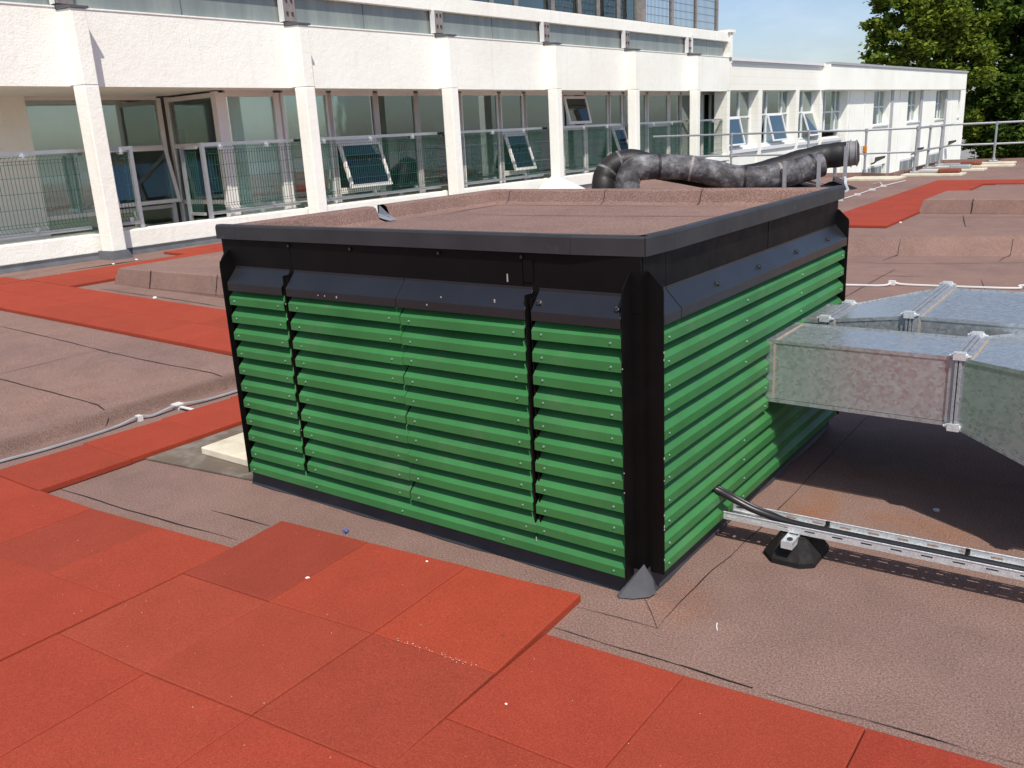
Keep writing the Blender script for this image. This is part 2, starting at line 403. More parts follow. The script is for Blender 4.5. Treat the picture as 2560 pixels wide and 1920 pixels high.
roof_sheet()

# raised felt-covered pads
def pad(name, poly, zb, h, label, seams, group):
    c = (sum(p[0] for p in poly) / len(poly), sum(p[1] for p in poly) / len(poly), zb)
    t = thing(name, c, label, 'roof upstand', group)
    mb = MB()
    def inset(poly, d):
        cc = Vector((c[0], c[1]))
        out = []
        n = len(poly)
        for i in range(n):
            p0, p1, p2 = (Vector(poly[i - 1]), Vector(poly[i]), Vector(poly[(i + 1) % n]))
            d1 = (p1 - p0).normalized(); d2 = (p2 - p1).normalized()
            n1 = Vector((-d1.y, d1.x)); n2 = Vector((-d2.y, d2.x)); k = (n1 + n2); k = k / max(.3, k.dot(n1))
            out.append(p1 + k * d)
        return out
    rings = [(0, -.35), (.0, .012), (.05, h * .93), (.085, h), ]
    prev = None
    for d, z in rings:
        ring = [(*p, zb + z) for p in inset(poly, d)]
        if prev: mb.prism(prev, ring, 0, caps=False)
        prev = ring
    o = len(mb.v); mb.v += prev; mb.f.append(list(range(o, o + len(prev)))); mb.m.append(0)
    body = mb.build('felt_cover', ['felt_plain'], t)
    sm = MB()
    for (x, y, nx, ny) in seams:   # vertical lap lines down the face
        vs = []
        for k in range(8):
            z = zb + h * (1 - k / 7.) + .002; off = .052 * (1 - k / 7.)
            j = random.uniform(-.004, .004); w = .005 + random.uniform(0, .004)
            px, py = x - nx * off + nx * .004, y - ny * off + ny * .004
            vs += [(px + ny * (j - w), py - nx * (j - w), z), (px + ny * (j + w), py - nx * (j + w), z)]
        sm.add(vs, [(2 * i, 2 * i + 1, 2 * i + 3, 2 * i + 2) for i in range(7)])
    sm.build('lap_seam', ['bitumen'], t)
    return t
pad('roof_pad', [(-8.3, 2.86), (-3.95, 2.95), (-3.95, 5.6), (-8.3, 5.55)], .145, .20, 'low felt covered pad left of the green louvred housing, near the balcony wall', [(-7.6, 2.87, 0, -1), (-6.45, 2.90, 0, -1)], 'felt covered roof pads')
pad('roof_pad', [(-1.5, 11.15), (5, 11.2), (5, 14.0), (-1.0, 13.9), (-1.0, 12.75), (-1.5, 12.7)], .2, .20, 'raised felt covered pad at the right with the red path bending round it', [(-.82, 11.155, 0, -1), (.7, 11.17, 0, -1)], 'felt covered roof pads')

# ------------------------------------------------------------------ red rubber tiles
TH = .03
GREY = [(1, 1, 1), (1.03, 1.0, 1.0), (.98, .99, 1.0), (1.03, 1.04, 1.03), (.955, .97, 1.0)]
def tile_mesh(c):   # c: four corners counter-clockwise, local x,y; top at TH
    c = [(p[0] + random.uniform(-.0012, .0012), p[1] + random.uniform(-.0012, .0012)) for p in c]
    cx = sum(p[0] for p in c) / 4; cy = sum(p[1] for p in c) / 4
    def sh(g, z): return [(cx + (p[0] - cx) * (1 - g / .25), cy + (p[1] - cy) * (1 - g / .25), z) for p in c]
    mb = MB(); r = [sh(.0010, .0), sh(.0008, TH - .006), sh(.0018, TH - .0016), sh(.0050, TH)]
    for a, b in zip(r[:-1], r[1:]): mb.prism(a, b, 0, caps=False)
    o = len(mb.v); mb.v += r[-1]; mb.f.append([o, o + 1, o + 2, o + 3]); mb.m.append(0)
    mb.v += r[0]; mb.f.append([o + 7, o + 6, o + 5, o + 4]); mb.m.append(0)
    return mb
def shade():
    g = random.choice(GREY); k = random.uniform(.975, 1.025); return (g[0] * k, g[1] * k, g[2] * k, 1)
def tile_quad(c, z, label, group, col=None):
    cx = sum(p[0] for p in c) / 4; cy = sum(p[1] for p in c) / 4
    mb = tile_mesh([(p[0] - cx, p[1] - cy) for p in c])
    o = mb.build('rubber_tile', ['tile']); o.location = (cx, cy, z + random.uniform(0, .0025)); o.color = col or shade()
    tag(o, label, 'rubber tile', group); return o
def lerp(a, b, t): return (a[0] + (b[0] - a[0]) * t, a[1] + (b[1] - a[1]) * t)
FG = 'red rubber tiles paving the foreground'
T0 = [(-1.604, -.291), (-1.123, -.246), (-.642, -.202), (-.160, -.157)]
T1 = [(-1.558, -.811), (-1.095, -.775), (-.618, -.729), (-.137, -.690)]
T2 = [(-1.556, -1.301), (-1.076, -1.271), (-.612, -1.227), (-.122, -1.185)]
T3 = [(-1.55, -1.80), (-1.06, -1.765), (-.60, -1.72), (-.11, -1.68)]
T4 = [(p[0], p[1] - .5) for p in T3]; T5 = [(p[0], p[1] - .5) for p in T4]
rowsT = [T0, T1, T2, T3, T4, T5]
names = [['dull red corner tile of the mat nearest the left end of the green louvres', 'red rubber tile with a white chip on its left joint, below the louvred housing', 'bright red corner tile of the mat nearest the black louvre corner'],
         ['red rubber tile meeting the dull corner tile along its lower left side', 'red rubber tile one row below the tile that carries the white chip', 'red tile with pale grit along its joint, beside the long right hand row'],
         ['whole red tile near the bottom edge of the photo, left of its middle', 'whole red rubber tile near the bottom edge of the photo, at its middle', 'red rubber tile at the bottom edge of the photo, right of its middle']]
for i in range(5):
    for k in range(3):
        c = [rowsT[i + 1][k], rowsT[i + 1][k + 1], rowsT[i][k + 1], rowsT[i][k]]
        lab = names[i][k] if i < 3 else 'red rubber tile cut by the bottom edge of the photo, in the middle mat'
        col = {(0, 0): (.84, .93, 1.03, 1), (0, 1): (1.04, 1.05, 1.05, 1), (0, 2): (1.10, 1.08, 1.0, 1), (1, 0): (1.02, 1.12, 1.15, 1), (1, 1): (.99, 1.07, 1.1, 1), (1, 2): (.94, 1.0, 1.05, 1)}.get((i, k))
        tile_quad(c, 0, lab, FG, col)
xj = [-3.95, -3.46, -2.967, -2.505, -2.037, -1.566]; yj = [-.70, -.685, -.665, -.650, -.608, -.566]
nl = ['dull red tile at the left edge where the conductor strip meets the mat', 'red rubber tile under the near end of the cable side strip', 'red rubber tile at the pointed left corner of the mat', 'dull red rubber tile second from the pointed left corner of the mat', 'bright red rubber tile beside the dull corner tile, with felt behind it']
for k in range(5):
    if k == 0: continue
    for i in range(4):
        d0, d1 = .487 * i, .487 * (i + 1)
        c = [(xj[k], yj[k] - d1), (xj[k + 1], yj[k + 1] - d1), (xj[k + 1], yj[k + 1] - d0), (xj[k], yj[k] - d0)]
        if i == 0 and k == 1: continue
        lab = nl[k] if i == 0 else 'red tile in the rows at the left edge, below the pointed corner'
        col = (.90, .98, 1.05, 1) if (k, i) in ((3, 0), (2, 1)) else None
        tile_quad(c, 0, lab, FG, col)
xr = [-.127, .351, .859, 1.20, 1.70, 2.2]; yr = [-.431, -.404, -.361, -.330, -.29, -.25]
nr = ['red tile at the start of the long right hand row, beside the bright corner tile', 'red rubber tile second along the long right hand row beside the felt', 'red tile third along the long right hand row, towards the bottom right corner']
for k in range(4):
    for i in range(4):
        d0, d1 = .505 * i, .505 * (i + 1)
        c = [(xr[k], yr[k] - d1), (xr[k + 1], yr[k + 1] - d1), (xr[k + 1], yr[k + 1] - d0), (xr[k], yr[k] - d0)]
        lab = nr[k] if (i == 0 and k < 3) else ('deep red tile in the bottom right corner of the mat' if i == 0 else 'red tile cut by the bottom edge, right of the middle mat')
        tile_quad(c, 0, lab, FG, (.92, .85, .9, 1) if k == 2 and i == 0 else None)
# strip beside the cable
sy = [-2.66, -2.165, -1.67, -1.175, -.675, -.18, .32, .82, 1.32, 1.82, 2.32]
sn = {4: 'red rubber tile of the narrow strip beside the flat grey conductor, nearest the mat', 5: 'red rubber tile of the narrow strip, second from the mat', 6: 'red rubber tile of the narrow strip beside the weathered board and white slab'}
for i in range(10):
    c = [(-3.455, sy[i]), (-2.962, sy[i]), (-2.955, sy[i + 1]), (-3.43, sy[i + 1])]
    tile_quad(c, .004 if i > 3 else .0, sn.get(i, 'red tile of the narrow strip beside the conductor, hidden by the louvres' if i > 6 else 'red tile at the very left edge in line with the narrow strip'), 'red rubber tiles in the strip beside the conductor')
# distant paths: copies of one tile
proto = tile_mesh([(-.25, -.25), (.25, -.25), (.25, .25), (-.25, .25)]).build('rubber_tile', ['tile'])
first = [proto]
def path_tile(x, y, lab, group, rot=0):
    o = first.pop() if first else proto.copy()
    if o is not proto: COL.objects.link(o)
    z = max(hroof(x + dx, y + dy) for dx in (-.2, .2) for dy in (-.2, .2))
    o.location = (x, y, z + .003 + random.uniform(0, .003)); o.rotation_euler = (0, 0, rot + random.uniform(-.006, .006))
    sl = (hroof(x + .2, y) - hroof(x - .2, y)) / .4
    if x < -4.2: o.rotation_euler[1] = -math.atan(sl)
    if x < -4.2: o.location.z = hroof(x, y) + .003
    o.color = shade(); tag(o, lab, 'rubber tile', group)
for i in range(11):
    for k in range(2):
        path_tile(-4.15 - .503 * i, 1.68 + .503 * k, 'red tile of the left cross path passing behind the louvred housing', 'red tiles of the left cross path')
for i in range(11):
    for k in range(3):
        x, y = -9.27 + .503 * k, 2.70 + .503 * i
        if -8.5 < x and y > 2.6: continue
        path_tile(x, y, 'red tile of the path running along the foot of the balcony wall', 'red tiles of the path along the balcony wall')
for i in range(3):
    for k in range(2):
        path_tile(-9.68 + .50 * k - .14, 4.90 + .503 * i, 'red rubber tile widening the wall side path near the first column', 'red tiles beside the first column')
    path_tile(-9.72, 1.68 + .503 * i, 'red rubber tile where the left cross path meets the wall side path', 'red tiles where the left paths meet') if i < 2 else None
for i in range(17):
    for k in range(2):
        if i == 0 and k == 1: continue
        path_tile(-2.22 + .49 * k, 9.05 + .503 * i, 'red tile of the straight path leading away right of the housing', 'red tiles of the far straight path')
for i in range(5):
    for k in range(2):
        path_tile(-1.24 + .503 * i, 16.62 + .503 * k, 'red tile of the far path after its bend behind the raised pad', 'red tiles of the far path after its bend')

# ------------------------------------------------------------------ louvred ventilation housing
BX0, BX1, BY0, BY1 = -2.13, 0.0, 0.0, 2.06
DEP = .066
hs = thing('louvred_housing', (-1.06, 1.03, 0), 'low rooftop plant housing with green louvres, black corner plates and a felt roof', 'vent housing')
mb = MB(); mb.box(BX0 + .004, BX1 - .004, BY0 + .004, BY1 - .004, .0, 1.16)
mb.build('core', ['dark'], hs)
# fascia of four black boards with their joints
mb = MB()
def fascia(mb, xs, side):
    for a, b in zip(xs[:-1], xs[1:]):
        a += .0015; b -= .0015; d = random.uniform(0, .002)
        if side == 'f': mb.box(a, b, -.012 - d, .003, 1.02, 1.204)
        if side == 'b': mb.box(a, b, BY1 - .003, BY1 + .012 + d, 1.02, 1.204)
        if side == 'r': mb.box(-.003, .012 + d, a, b, 1.02, 1.204)
        if side == 'l': mb.box(BX0 - .012 - d, BX0 + .003, a, b, 1.02, 1.204)
fascia(mb, [BX0 - .012, -1.675, -.45, .012], 'f'); fascia(mb, [BX0, -1.0, 0], 'b')
fascia(mb, [.0, .16, 1.1, BY1], 'r'); fascia(mb, [0, 1.0, BY1], 'l')
fas = mb.build('fascia', ['black'], hs)
for x, z in ((-1.675, 1.185), (-1.30, 1.185), (-.83, 1.186), (-.45, 1.187)):
    mb = MB(); mb.tube([(x, -.015, z), (x, -.021, z)], .006, 8); mb.build('screw', ['bolt'], fas)
mb = MB(); mb.box(-.445, -.405, -.018, -.012, 1.10, 1.175); mb.build('cover_strip', ['black'], fas)

PITCH, FH = .0825, .032
def zrow(i): return .912 - PITCH * i
def slat(mb, side, a, b, zb, dep=DEP, zj=0., oj=0.):
    pr = [(dep + oj, zb + zj), (dep + oj, zb + FH + zj), (.002, zb + .094 + zj), (.002, zb + .090 + zj), (dep + oj - .004, zb + FH - .003 + zj), (dep + oj - .004, zb + zj)]
    def W(o, t, z):
        return {'f': (t, BY0 - o, z), 'b': (t, BY1 + o, z), 'r': (BX1 + o, t, z), 'l': (BX0 - o, t, z)}[side]
    t1, t2 = random.uniform(-.0016, .0016), random.uniform(-.0016, .0016); q1, q2 = random.uniform(-.0012, .0012), random.uniform(-.0012, .0012)
    mid = (a + b) / 2; sg = -random.uniform(0, .0016)
    A = [W(o + q1, a, z + t1) for o, z in pr]; Mi = [W(o + sg * .5, mid, z + sg) for o, z in pr]; B = [W(o + q2, b, z + t2) for o, z in pr]
    mb.prism(A, Mi, caps=False); mb.prism(Mi, B, caps=False); n = len(mb.v)
    mb.f.append([n - 24, n - 23, n - 22, n - 21, n - 20, n - 19][::-1]); mb.m.append(0); mb.f.append([n - 6, n - 5, n - 4, n - 3, n - 2, n - 1]); mb.m.append(0)
def screw_at(side, t, z, dep=DEP):
    mb = MB()
    o0, o1 = dep - .001, dep + .0035
    if side == 'f': pts = [(t, BY0 - o0, z), (t, BY0 - o1, z)]
    else: pts = [(BX1 + o0, t, z), (BX1 + o1, t, z)]
    mb.tube(pts, [.0046, .0034], 10); return mb
SCREW = {}
def panel(name, side, spans, ins=.035, lab=None, pend=False):
    mb = MB(); scr = []
    for (i, a, b, dep) in spans:
        zj = random.uniform(-.0018, .0018); oj = random.uniform(-.0015, .0015); zb = zrow(i)
        slat(mb, side, a, b, zb, dep, zj, oj)
        for t in ([a + ins, b - ins] if b - a < 1.3 else [a + ins, a + (b - a) * .235, a + (b - a) * .49, a + (b - a) * .745, b - ins] if side == 'f' else [a + ins, a + (b - a) * .36, a + (b - a) * .68, b - ins]):
            scr.append((t, zb + .017 + zj + random.uniform(-.002, .002), dep + oj))
    o = mb.build(name, ['green'], hs)
    if lab: o['label'] = lab
    if side in 'fr':
        for t, z, d in scr:
            if side not in SCREW:
                me = screw_at(side, 0, 0, 0).build('screw', ['screw'], o)
                SCREW[side] = me; s = me
            else:
                s = SCREW[side].copy(); COL.objects.link(s); s.parent = o
            s.matrix_parent_inverse = Matrix.Identity(4)
            s.location = (t, -d, z) if side == 'f' else (d, t, z)
    return o
panel('louvre_panel', 'f', [(i, -2.072, -1.695, DEP) for i in range(10)])
panel('louvre_panel', 'f', [(i, -1.66 - .001 * i, -1.010 + random.uniform(-.006, .004) - .003 * i, DEP) for i in range(10)], .055)
panel('louvre_panel', 'f', [(i, -1.006 - .003 * i, -.418 if i < 9 else -.405, DEP + .001) for i in range(10)], .045)
panel('louvre_panel', 'f', [(i, -.392 - .002 * i + (.006 if i < 9 else 0), -.034, DEP) for i in range(10)], .04)
panel('louvre_panel', 'f', [(10, -2.105, -.034, DEP)], .045)
spans = []
for i in range(11):
    if i in (4, 5, 6): spans += [(i, .036, 1.018, DEP), (i, 1.845, 2.035, DEP)]
    else: spans.append((i, .036, 2.035 + (.012 if i > 8 else 0), DEP))
panel('louvre_panel', 'r', spans, .04)
panel('louvre_panel', 'b', [(i, -2.09, -.03, DEP) for i in range(11)])
panel('louvre_panel', 'l', [(i, .03, 2.03, DEP) for i in range(11)])
# sloped black flashing over each bank
def flashing(side, a, b, joints=(), bolts=()):
    mb = MB()
    def W(o, t, z): return {'f': (t, BY0 - o, z), 'b': (t, BY1 + o, z), 'r': (BX1 + o, t, z), 'l': (BX0 - o, t, z)}[side]
    ends = [a] + list(joints) + [b]
    for p, q in zip(ends[:-1], ends[1:]):
        j = random.uniform(0, .002)
        pr = [(.0125, 1.082), (.0145, 1.082), (.0145, 1.071 + j), (.070, 1.011 + j), (.070, .977), (.066, .977), (.066, 1.008), (.0125, 1.067)]
        mb.prism([W(o, p + .002, z) for o, z in pr], [W(o, q - .002, z) for o, z in pr])
    o = mb.build('flashing', ['flash'], hs, bevel=.0015)
    for t in bolts:
        bm_ = MB(); c = Vector(W(.048, t, 1.036)); n = (Vector(W(1, t, 1)) - Vector(W(0, t, 0))).normalized()
        bm_.tube([c, c + n * .006, c + n * .008, c + n * .013], [.011, .011, .006, .006], 6); bm_.build('bolt', ['bolt'], o)
    return o
flashing('f', -2.065, -1.690); flashing('f', -1.664, -.408, (-1.02,)); flashing('f', -.385, -.032, (), (-.36, -.055))
flashing('r', .032, 2.05, (.16,), (.50, .91, 1.355, 1.795)); flashing('b', -2.09, -.03); flashing('l', .03, 2.03)
# bare scuffs and splashes on the paint
mb = MB()
for (x, y, z, w, h) in ((-.52, -.0145, 1.095, .004, .028), (-.55, -.058, 1.026, .0045, .012), (-.80, -.058, 1.026, .004, .006), (-.86, -.0725, .995, .004, .006), (-1.35, -.0725, .99, .004, .008), (-1.42, -.0725, .992, .003, .005), (-1.46, -.0725, .993, .003, .004)):
    mb = MB(); mb.box(x, x + w, y - .001, y + .002, z, z + h); mb.build('paint_scuff', ['scuff'], hs)
# end plates (pointed tops) either side of every corner
def end_plate(side, t, z0=.085, top=1.152, sh=1.105, th=.005, dep=.072):
    mb = MB()
    pr = [(.012, z0), (dep, z0), (dep, sh - .018), (dep - .003, sh), (.02, top), (.012, top)]
    def W(o, t, z): return {'f': (t, BY0 - o, z), 'b': (t, BY1 + o, z), 'r': (BX1 + o, t, z), 'l': (BX0 - o, t, z)}[side]
    mb.prism([W(o, t - th / 2, z) for o, z in pr], [W(o, t + th / 2, z) for o, z in pr])
    return mb.build('end_plate', ['black'], hs)
for t in (-2.098, -.026): end_plate('f', t); end_plate('b', t)
for t in (.026, 2.058): end_plate('r', t); end_plate('l', t - .012 if t < 1 else t)
# backing of the corner and dividers between the banks
mb = MB(); mb.box(-.03, .012, -.012, .03, .05, 1.15); mb.build('corner_post', ['black'], hs)
mb = MB(); mb.box(BX0 - .012, BX0 + .03, -.012, .03, .05, 1.15); mb.build('corner_post', ['black'], hs)
for (x0, x1, zb, dep) in ((-1.689, -1.667, .155, .058), (-.414, -.390, .16, .062)):
    mb = MB(); mb.box(x0, x0 + .006, -dep, .0, zb, 1.062); mb.box(x1 - .005, x1, -dep + .006, .0, zb + .02, 1.05); mb.box(x0 + .002, x1 - .002, -.012, 0, zb - .03, 1.04)
    d = mb.build('divider', ['black'], hs)
CHIPS = []
for k in range(12):   # chipped edges
    z = random.uniform(.1, .95); x = random.choice([-.0285, -.0285, -.4135, -1.6885]); CHIPS.append((x - .0006, x + .003, -.0735 if x > -.03 else -.0605, -.071 if x > -.03 else -.058, z, z + random.choice([.004, .006, .01, .018 if z < .3 else .004])))
for k in range(8):
    z = random.uniform(.12, .9); CHIPS.append((.0715, .0735, .0235, .0275, z, z + random.uniform(.003, .009)))
for c in CHIPS:
    mb = MB(); mb.box(*c); mb.build('paint_chip', ['scuff'], hs)
# lead skirt and the corner lead patch
mb = MB()
def skirt(pts):
    for a, b in zip(pts[:-1], pts[1:]):
        A, B = Vector(a), Vector(b); d = (B - A).normalized(); n = Vector((d.y, -d.x, 0)); m = 14
        r = []
        for i in range(m + 1):
            p = A.lerp(B, i / m); w = .004 * math.sin(i * 1.7) + random.uniform(-.003, .003)
            r.append([p + n * .006 + Vector((0, 0, .105)), p + n * .010 + Vector((0, 0, .05)), p + n * (.012 + w * .5) + Vector((0, 0, .018)), p + n * (.018 + w) + Vector((0, 0, .004))])
        for i in range(m):
            for k in range(3): mb.add([r[i][k], r[i + 1][k], r[i + 1][k + 1], r[i][k + 1]], [(0, 1, 2, 3)])
skirt([(BX0 - .01, -.012, 0), (.012, -.012, 0)]); skirt([(.012, -.012, 0), (.012, BY1 + .01, 0)]); skirt([(.012, BY1 + .012, 0), (BX0 - .01, BY1 + .012, 0)]); skirt([(BX0 - .012, BY1 + .01, 0), (BX0 - .012, -.012, 0)])
mb.build('lead_skirt', ['skirt'], hs, smooth=True)
mb = MB()
P0 = (.013, -.013, .128); ring = [(-.020, -.035, .060), (-.070, -.060, .010), (-.058, -.072, .005), (-.010, -.055, .006), (.035, -.018, .008), (.046, .012, .012), (.032, .018, .06)]
mb.add([P0] + ring, [(0, i, i + 1) for i in range(1, 7)])
mb.build('lead_corner', ['lead'], hs)

# felt roof of the housing with rolled kerb and the dark edge trim
CX0, CX1, CY0, CY1 = -2.165, .024, -.024, 2.092
mb = MB(); ZF = 1.176; ZT = 1.258
def ringr(d, z): return [(CX0 + d, CY0 + d, z), (CX1 - d, CY0 + d, z), (CX1 - d, CY1 - d, z), (CX0 + d, CY1 - d, z)]
rr = [ringr(.012, ZT), ringr(.045, ZT + .001), ringr(.066, ZT - .010), ringr(.076, ZT - .035), ringr(.088, ZT - .068), ringr(.125, ZF)]
NSEG = 24
def dens(r):
    out = []
    for i in range(4):
        a, b = Vector(r[i]), Vector(r[(i + 1) % 4])
        for k in range(NSEG): out.append(a.lerp(b, k / NSEG))
    return out
prev = None; jr = [[random.uniform(-1, 1) for _ in range(4 * NSEG)] for _ in rr]
OUT = [3 * NSEG + int(NSEG * .50)]
for q, r in enumerate(rr):
    d = dens(r)
    d = [p + Vector((0, 0, jr[q][i] * .0035 if 0 < q < 5 else 0)) for i, p in enumerate(d)]
    if prev:
        n = len(d); o = len(mb.v); mb.v += [tuple(p) for p in prev + d]
        for i in range(n):
            if i == OUT[0]: continue
            j = (i + 1) % n; mb.f.append([o + i, o + j, o + n + j, o + n + i]); mb.m.append(0)
    prev = d
o = len(mb.v); mb.v += [tuple(p) for p in prev]; mb.f.append(list(range(o, o + len(prev)))); mb.m.append(0)
for pts, w in (([(-1.93, .72), (-1.985, .93)], .006), ([(-1.99, 1.10), (-1.95, 1.35), (-1.99, 1.62), (-1.985, 1.90), (-1.55, 1.87), (-1.1, 1.90), (-.75, 1.89)], .008), ([(-1.82, 1.36), (-1.44, 1.345), (-.9, 1.37), (-.55, 1.40), (-.18, 1.47)], .008)):
    seam(mb, pts, w=w, mi=1, lift=.003, jit=.004, z=ZF)
felt_roof = mb.build('felt_roof', ['felt_plain', 'bitumen'], hs, smooth=True)
mb = MB()   # lap lines over the kerb
for (x, y) in ((-1.985, 1.985), (-1.30, CY1 - .02), (-.70, CY1 - .02)):
    vs = []
    for (d, z) in ((.03, ZT + .003), (.068, ZT - .006), (.079, ZT - .034), (.092, ZT - .066), (.125, ZF + .004)):
        w = random.uniform(.0015, .003); vs += [(x - w, CY1 - d - .003, z), (x + w, CY1 - d - .003, z)]
    mb.add(vs, [(2 * i, 2 * i + 1, 2 * i + 3, 2 * i + 2) for i in range(4)])
mb.build('lap_seam', ['bitumen'], felt_roof)
oy = CY1 - .012 - (CY1 - CY0 - .024) * (OUT[0] - 3 * NSEG) / NSEG; step = (CY1 - CY0 - .024) / NSEG
mb = MB(); mb.add([(CX0 + .005, oy, ZF + .035), (CX0 + .005, oy - step, ZF + .035), (CX0 + .15, oy - step + .02, ZF + .004), (CX0 + .15, oy - .02, ZF + .004)], [(0, 1, 2, 3)])
mb.add([(CX0 + .005, oy, ZF + .035), (CX0 + .15, oy - .01, ZF + .004), (CX0 + .09, oy, ZT - .058), (CX0 + .01, oy, ZT)], [(0, 1, 2, 3)])
mb.add([(CX0 + .005, oy - step, ZF + .035), (CX0 + .15, oy - step + .01, ZF + .004), (CX0 + .09, oy - step, ZT - .058), (CX0 + .01, oy - step, ZT)], [(0, 1, 2, 3)])
mb.build('lead_outlet', ['palelead'], hs)
def trim_seg(mb, a, b, low=False):
    A, B = Vector((*a, 0)), Vector((*b, 0)); d = (B - A).normalized(); n = Vector((d.y, -d.x, 0))
    pr = [(0, 1.204), (.004, 1.204), (.004, 1.260), (-.002, 1.268), (-.03, 1.268), (-.03, 1.262), (0, 1.262)]
    mb.prism([A + n * o_ + Vector((0, 0, z)) for o_, z in pr], [B + n * o_ + Vector((0, 0, z)) for o_, z in pr])
def trims(pts):
    mb = MB()
    for a, b in zip(pts[:-1], pts[1:]):
        d = Vector((b[0] - a[0], b[1] - a[1])).normalized() * .0006
        trim_seg(mb, (a[0] + d.x, a[1] + d.y), (b[0] - d.x, b[1] - d.y))
    return mb
ch = .012
trims([(CX0 + ch, CY0), (-2.02, CY0), (-.24, CY0 - .003), (.023, -.006)]).build('edge_trim', ['trim'], hs)
trims([(.023, -.006), (.036, .17), (.034, 1.75), (CX1 + .008, CY1 - ch)]).build('edge_trim', ['trim'], hs)
def low_trim(pts):
    mb = MB()
    for a, b in zip(pts[:-1], pts[1:]):
        A, B = Vector((*a, 0)), Vector((*b, 0)); d = (B - A).normalized(); n = Vector((d.y, -d.x, 0))
        pr = [(0, 1.204), (.004, 1.204), (.004, 1.254), (0, 1.258), (-.012, 1.258), (-.012, 1.25)]
        mb.prism([A + n * o_ + Vector((0, 0, z)) for o_, z in pr], [B + n * o_ + Vector((0, 0, z)) for o_, z in pr])
    return mb
low_trim([(CX1, CY1 - ch), (CX1 - ch, CY1), (CX0 + ch, CY1)]).build('edge_trim', ['trim'], hs)
low_trim([(CX0 + ch, CY1), (CX0, CY1 - ch), (CX0, oy)]).build('edge_trim', ['trim'], hs)
low_trim([(CX0, oy - step), (CX0, CY0 + ch), (CX0 + ch, CY0)]).build('edge_trim', ['trim'], hs)

# ------------------------------------------------------------------ ducts
def duct(name, label, secs, flanges, group, collar=True):
    t = thing(name, (secs[0][0][0], (secs[0][0][1] + secs[0][0][2]) / 2, secs[0][0][3]), label, 'duct', group)
    for k, (a, b) in enumerate(secs):
        mb = MB()
        rA = [(a[0], a[1], a[3]), (a[0], a[2], a[3]), (a[0], a[2], a[4]), (a[0], a[1], a[4])]
        rB = [(b[0], b[1], b[3]), (b[0], b[2], b[3]), (b[0], b[2], b[4]), (b[0], b[1], b[4])]
        mb.prism(rA, rB)
        ob = mb.build('duct_section', ['galv'], t, bevel=.003)
        # folded seams along the lower and upper edges
        for (i, dz) in ((3, .004), (0, -.004), (2, .004)):
            A, B = Vector(rA[i]), Vector(rB[i]); dy = -.004 if i in (0, 3) else .004
            sm = MB(); sm.prism([A + Vector((0, dy, dz + .003)), A + Vector((0, dy, dz - .012)), A + Vector((0, 0, dz - .012)), A + Vector((0, 0, dz + .003))],
                     [B + Vector((0, dy, dz + .003)), B + Vector((0, dy, dz - .012)), B + Vector((0, 0, dz - .012)), B + Vector((0, 0, dz + .003))])
            sm.build('folded_seam', ['galv'], ob)
    for (x, y0, y1, z0, z1) in flanges:
        f = MB(); r_ = .020
        for dx, w in ((-.008, .010), (.006, .010)):
            for (ya, yb, za, zb) in ((y0 - r_, y1 + r_, z1, z1 + r_), (y0 - r_, y1 + r_, z0 - r_, z0), (y0 - r_, y0, z0, z1), (y1, y1 + r_, z0, z1)):
                f.box(x + dx - w / 2, x + dx + w / 2, ya, yb, za, zb)
        for (ya, yb, za, zb) in ((y0 - .008, y1 + .008, z1, z1 + .010), (y0 - .008, y1 + .008, z0 - .010, z0), (y0 - .010, y0, z0, z1), (y1, y1 + .010, z0, z1)):
            f.box(x + .014, x + .040, ya, yb, za, zb); f.box(x - .034, x - .014, ya + .001, yb - .001, za, zb)
        fo = f.build('flange', ['galvrail'], t, bevel=.001)
        for (yy, zz) in ((y0 - .012, z1 + .014), (y1 + .012, z1 + .014), (y0 - .012, z0 - .014), (y1 + .012, z0 - .014)):
            bl = MB(); bl.tube([(x - .035, yy, zz), (x + .04, yy, zz)], .005, 6); bl.tube([(x - .026, yy, zz), (x - .016, yy, zz)], .010, 6); bl.tube([(x + .018, yy, zz), (x + .028, yy, zz)], .010, 6)
            bl.box(x - .02, x + .022, yy - .014, yy + .014, zz - .014, zz + .014)
            bl.build('corner_bolt', ['tray'], fo)
        sl = MB()
        for (ya, yb, za, zb) in ((y0 - .002, y1 + .002, z1, z1 + .004), (y0 - .004, y0, z0, z1)):
            sl.box(x + .040, x + .046, ya, yb, za, zb)
        sl.build('sealant', ['tapestain'], fo)
    return t
d1 = duct('ventilation_duct', 'nearer galvanised rectangular duct leaving the green louvres above the cable tray', [((-.06, 1.028, 1.372, .459, .709), (.775, 1.028, 1.372, .459, .709)), ((.775, 1.028, 1.372, .459, .709), (1.16, .850, 1.78, .36, .709)), ((1.16, .85, 1.78, .36, .709), (2.6, .85, 1.78, .36, .709))],
     [(.785, 1.028, 1.372, .459, .709), (1.165, .85, 1.78, .36, .709)], 'galvanised ducts')
mb = MB()   # collar with sealant where it meets the louvres
for (ya, yb, za, zb) in ((1.024, 1.376, .709, .712), (1.024, 1.028, .459, .709)):
    mb.box(.012, .080, ya - .001, yb, za, zb + .001)
col1 = mb.build('collar', ['galv'], d1)
mb = MB(); mb.box(.080, .087, 1.0265, 1.374, .709, .7125); mb.box(.080, .087, 1.0255, 1.028, .459, .709)
mb.build('sealant', ['tapestain'], col1)
